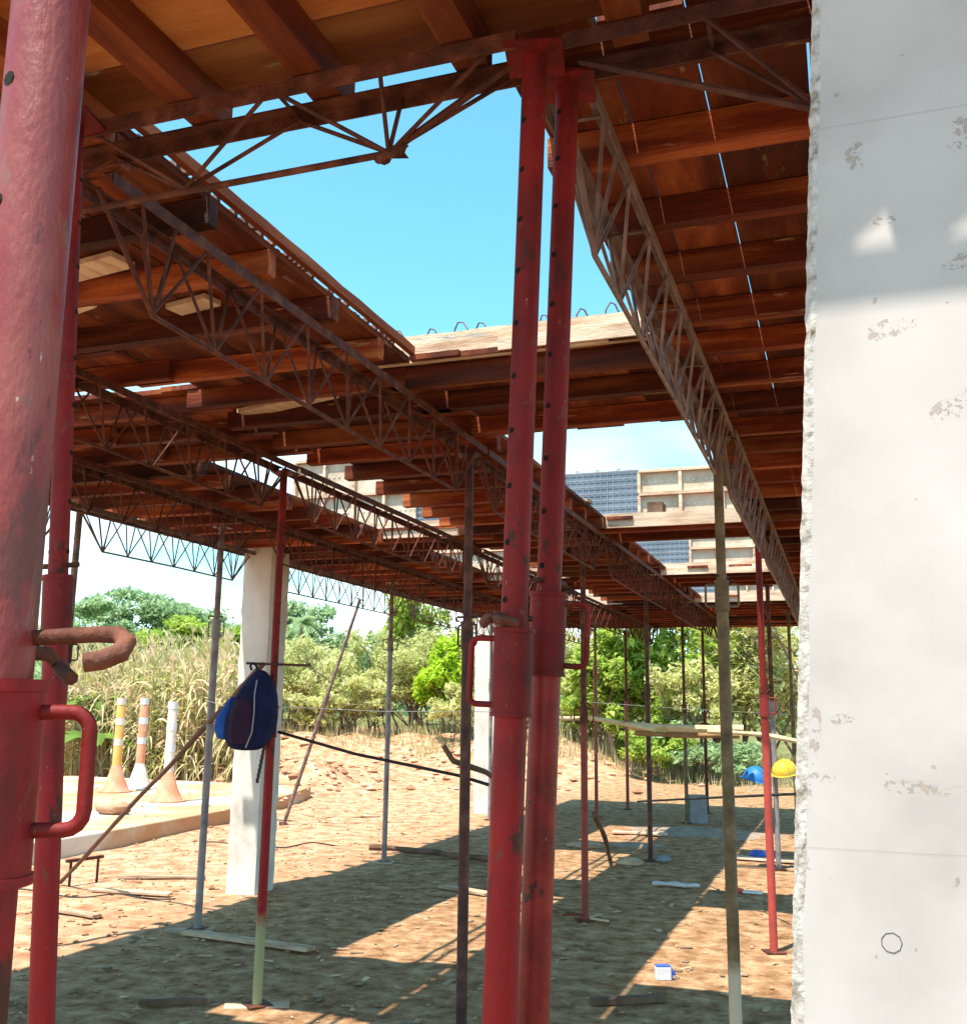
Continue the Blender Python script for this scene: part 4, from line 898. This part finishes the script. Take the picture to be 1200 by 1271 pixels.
tree(at(765, 25.5), 25.5, 3.6, 1.2, 7000, lm_green, 'lower green tree left of the tall bright one', seed=4, low=.05, leaf=.10)
tree(at(850, 24.5), 24.5, 3.0, 1.3, 7000, lm_olive, 'yellowish bush in front of the tall bright green tree', 'bush', seed=5, low=.03, stems=4, leaf=.07, cat='bush')
tree(at(925, 27), 27, 6.0, 2.1, 13000, lm_olive, 'wispy olive tree right of the stout olive prop', seed=6, low=.05, leaf=.08, clumps=40, stems=4)
tree(at(985, 26), 26, 5.2, 1.9, 10000, lm_olive, 'wispy olive tree half hidden by the pillar edge', seed=7, low=.05, leaf=.08, clumps=40, stems=4)
tree(at(890, 24), 24, 1.6, 1.2, 5000, lm_dark, 'dark green low bush under the olive tree', 'bush', seed=8, low=.02, leaf=.07, stems=3, cat='bush')
tree(at(815, 24), 24, 1.5, 1.1, 4500, lm_green, 'low green bush at the foot of the tall tree', 'bush', seed=9, low=.02, leaf=.07, stems=3, cat='bush')
tree(at(700, 28), 28, 3.0, 2.0, 9000, lm_olive, 'grey olive scrub seen between the paired props and the holed prop', 'bush', seed=10, low=.03, leaf=.07, stems=6, cat='bush', clumps=44)
tree(at(740, 27), 27, 2.6, 1.6, 7000, lm_olive, 'grey olive scrub behind the holed prop', 'bush', seed=101, low=.03, leaf=.07, stems=6, cat='bush', clumps=40)
tree(at(548, 26), 26, 2.6, .8, 6500, lm_lime, 'young lime green sapling among the olive scrub', seed=12, low=.03, leaf=.09, clumps=30)
for i, (u, y, h, rx, lab) in enumerate(((372, 27, 3.0, 1.5, 'olive scrub bush right of the square column'), (410, 26, 2.9, 1.6, 'dense olive scrub bush behind the leaning prop'),
        (455, 27, 3.1, 1.7, 'rounded olive scrub bush left of the grey middle prop'), (505, 27, 2.9, 1.6, 'olive scrub bush right of the grey middle prop'),
        (590, 27, 3.0, 1.6, 'olive scrub bush behind the mottled prop'), (640, 28, 3.0, 1.7, 'olive scrub bush behind the paired props'),
        (330, 27, 2.8, 1.6, 'olive scrub bush behind the square column'), (430, 24.6, 1.5, 1.0, 'small pale shrub in front of the scrub by the leaning prop'),
        (385, 24.2, 1.4, .9, 'small pale shrub near the square column'), (575, 24.6, 1.5, 1.0, 'small pale shrub left of the slim far column'))):
    tree(at(u, y), y, h, rx, 9000 if h > 2 else 3500, lm_olive, lab, 'bush', seed=20 + i, low=.02, leaf=.062, stems=6, cat='bush', group='olive scrub along the edge of the clearing', clumps=44)
tree(at(508, 38), 38, 6.2, 2.0, 9000, lm_green, 'green tree rising above the scrub by the grey middle prop', seed=40, low=.3, leaf=.13)
tree(at(597, 38), 38, 6.0, 2.3, 5200, lm_olive, 'airy pale tree rising above the scrub by the mottled prop', seed=41, low=.4, leaf=.13)
tree(at(520, 42), 42, 4.8, 2.5, 6000, lm_dark, 'dark bush mass farther back behind the scrub', seed=42, low=.1, leaf=.16)
tree(at(380, 45), 45, 6.0, 3.2, 8000, lm_dark, 'blue green tree right of the square column far back', seed=43, low=.2, leaf=.17)
tree(at(345, 52), 52, 7.2, 3.0, 8000, lm_dark, 'far dark tree partly behind the square column', seed=44, low=.3, leaf=.18)
for i, (u, y, h, rx, lm, lab) in enumerate(((150, 58, 8.8, 4.6, lm_dark, 'wide flat topped tree far left above the corn'), (205, 60, 8.0, 4.4, lm_dark, 'flat topped green tree left of the grey prop'),
        (262, 64, 7.7, 4.6, lm_dark, 'spreading tree top behind the grey prop'), (232, 48, 5.9, 3.2, lm_green, 'lighter green rounded tree above the corn'),
        (110, 52, 7.4, 4.0, lm_dark, 'dense tree at far left behind the near red props'), (290, 50, 5.4, 3.0, lm_green, 'light green tree beside the square column'))):
    tree(at(u, y), y, h, rx, 13000, lm, lab, seed=60 + i, low=.45 if i < 3 else .15, leaf=.19, flat=.7, clumps=44)
# palm
pa = thing('palm_tree', (at(368, 38), 38, hgt(at(368, 38), 38)), 'small dark palm poking out right of the square column', 'palm')
q = MB(); q.tube([(0, 0, 0), (.05, 0, 2), (0, 0, 4.1)], [.12, .10, .08], 8); q.build('trunk', bark, pa)
q = MB(); rr = random.Random(5)
for k in range(26):
    a = rr.uniform(0, 2 * PI); el = rr.uniform(-.3, 1.2); L_ = rr.uniform(.9, 1.3); P = []
    for j in range(7):
        f = j / 6; P.append(Vector((math.cos(a) * L_ * f * math.cos(el), math.sin(a) * L_ * f * math.cos(el), 4.1 + L_ * f * math.sin(el) - .7 * f * f)))
    sd_ = Vector((-math.sin(a), math.cos(a), 0))
    for j in range(6):
        for s in (-1, 1):
            for e_ in (0, .5):
                p = P[j].lerp(P[j + 1], e_); q.quad(p, p + (P[j + 1] - P[j]) * .4, p + sd_ * s * .32 * (1 - j / 8) + Vector((0, 0, -.12)) + (P[j + 1] - P[j]) * .5)
q.build('crown', lm_dark, pa)
# corn field
corn_m = leaf_mat('dry_corn', [(0.58, 0.42, 0.25), (0.72, 0.58, 0.36), (0.50, 0.47, 0.18), (0.32, 0.36, 0.09), (0.78, 0.66, 0.46), (0.52, 0.31, 0.19)], .35)
q = MB(); rr = random.Random(9)
for i in range(720):
    u = rr.uniform(60, 318); y = 17.6 + 8 * rr.random() ** 1.2; x = at(u, y)
    if x > -10.2: continue
    z = hgt(x, y); H = rr.uniform(1.7, 2.5) * (0.62 if u > 285 else 1); lx, ly = rr.uniform(-.2, .2), rr.uniform(-.2, .2)
    top = Vector((x + lx, y + ly, z + H)); bot = Vector((x, y, z - .05)); q.tube([bot, top], [.017, .008], 4, caps=False)
    for k in range(11):
        f = .15 + .85 * k / 11; p = bot.lerp(top, f); a = rr.uniform(0, 2 * PI); L_ = rr.uniform(.35, .8); up_ = rr.uniform(.1, .5); w = rr.uniform(.022, .045)
        dr = Vector((math.cos(a), math.sin(a), 0)); sd_ = Vector((-math.sin(a), math.cos(a), rr.uniform(-.6, .6))).normalized() * w
        pr = None
        base = len(q.v)
        for j in range(5):
            g_ = j / 4; c = p + dr * L_ * (g_ * .8) + Vector((0, 0, up_ * g_ * 1.2 - 1.0 * L_ * g_ * g_)); ww = sd_ * (1 - g_ * .85)
            q.v += [tuple(c - ww), tuple(c + ww)]
        for j in range(4): q.f.append((base + 2 * j, base + 2 * j + 1, base + 2 * j + 3, base + 2 * j + 2)); q.mi.append(0)
    for k in range(4):
        a = rr.uniform(0, 2 * PI); q.quad(top, top + Vector((.02, 0, .1)), top + Vector((math.cos(a) * .14, math.sin(a) * .14, .28)))
tag(q.build('corn_field', corn_m), kind='stuff', label='dry straw coloured corn plants crowding behind the traffic posts', cat='corn')
# banana plants
ban_m = leaf_mat('banana_leaf', [(0.09, 0.17, 0.03), (0.2, 0.30, 0.06)], .3)
def banana(x, y, H, lab, seed, n=7):
    rr = random.Random(seed); root = thing('banana_plant', (x, y, hgt(x, y)), lab, 'banana plant')
    m = MB(); m.tube([(0, 0, -.05), (.03, 0, H * .5), (0, 0, H * .8)], [.09, .07, .05], 10); m.build('stem', palewood, root, True)
    m = MB()
    for k in range(n):
        a = 2 * PI * k / n + rr.uniform(-.4, .4); L_ = rr.uniform(.9, 1.3); up_ = rr.uniform(.4, 1.0); w = .2
        dr = Vector((math.cos(a), math.sin(a), 0)); sd_ = Vector((-math.sin(a), math.cos(a), 0)); b0 = len(m.v)
        for j in range(8):
            g_ = j / 7; c = dr * L_ * g_ + Vector((0, 0, H * .8 + up_ * g_ - .9 * g_ * g_)); ww = w * math.sin(PI * min(1, .08 + g_ * .9)) ** .7
            m.v += [tuple(c - sd_ * ww + Vector((0, 0, -.05))), tuple(c), tuple(c + sd_ * ww + Vector((0, 0, -.05)))]
        for j in range(7):
            for s in (0, 1): i0 = b0 + 3 * j + s; m.f.append((i0, i0 + 1, i0 + 4, i0 + 3)); m.mi.append(0)
    m.build('leaves', ban_m, root, True)
banana(at(190, 19.5), 19.5, 2.3, 'banana plant with a broad green leaf above the dry corn', 1)
banana(at(118, 18.6), 18.6, 2.0, 'banana plant at the left end of the dry corn', 2)
banana(at(108, 17.4), 17.4, 1.0, 'short green banana plant low beside the left traffic post', 6)
# dry grass and weeds along the clearing's far edge
gr_m = leaf_mat('dry_grass', [(0.30, 0.24, 0.11), (0.44, 0.36, 0.20), (0.20, 0.22, 0.06), (0.5, .42, .28)], .2)
q = MB(); rr = random.Random(77)
for i in range(9000):
    u = rr.uniform(60, 1010); y = rr.uniform(23.0, 29) if u > 300 else rr.uniform(19.5, 24); x = at(u, y); z = hgt(x, y)
    if u > 330 and mnoise.noise(Vector((x * .8, y * .8, 0))) < -.12: continue
    h = rr.uniform(.1, .5) * (1.2 if y > 25 else .6); a = rr.uniform(0, 2 * PI); b_ = rr.uniform(.1, .4) * h
    q.quad((x - .012, y, z), (x + .012, y, z), (x + math.cos(a) * b_, y + math.sin(a) * b_, z + h))
tag(q.build('dry_grass', gr_m), kind='stuff', label='dry grass and weeds along the far edge of the clearing', cat='grass')
# far wood and hill
q = MB(); rr = random.Random(78)
for i in range(30000):
    x = rr.uniform(-120, 45); y = rr.uniform(75, 95); z = hgt(x, y); top = 4.2 + 2.0 * mnoise.noise(Vector((x * .07, 0, 0))) + 1.2 * mnoise.noise(Vector((x * .3, y * .1, 0)))
    p = Vector((x, y, z + top * rr.random() ** .6)); s = rr.uniform(.25, .5); u_ = Vector((rr.gauss(0, 1), rr.gauss(0, 1), rr.gauss(0, 1))).normalized(); w_ = u_.orthogonal().normalized()
    q.quad(p - u_ * s, p + w_ * s * .5, p + u_ * s, p - w_ * s * .5)
tag(q.build('far_wood', lm_dark), kind='stuff', label='continuous far wood on the horizon behind the scrub', cat='wood')
hl = MB(); k = 60
for i in range(k + 1):
    x = -420 + 840 * i / k
    for (y, s) in ((300, 0), (360, 1), (430, .7)):
        hl.v.append((x, y, 1.5 + s * (11 + 7 * mnoise.noise(Vector((x * .006, y * .01, 2))) + 2 * mnoise.noise(Vector((x * .03, 0, 0))))))
for i in range(k):
    for j in range(2): a = i * 3 + j; hl.f.append((a, a + 3, a + 4, a + 1)); hl.mi.append(0)
tag(hl.build('hills', ramp_mat('hill_green', [(.10, .15, .10), (.16, .2, .12)], .05, .9), smooth=True), kind='structure')
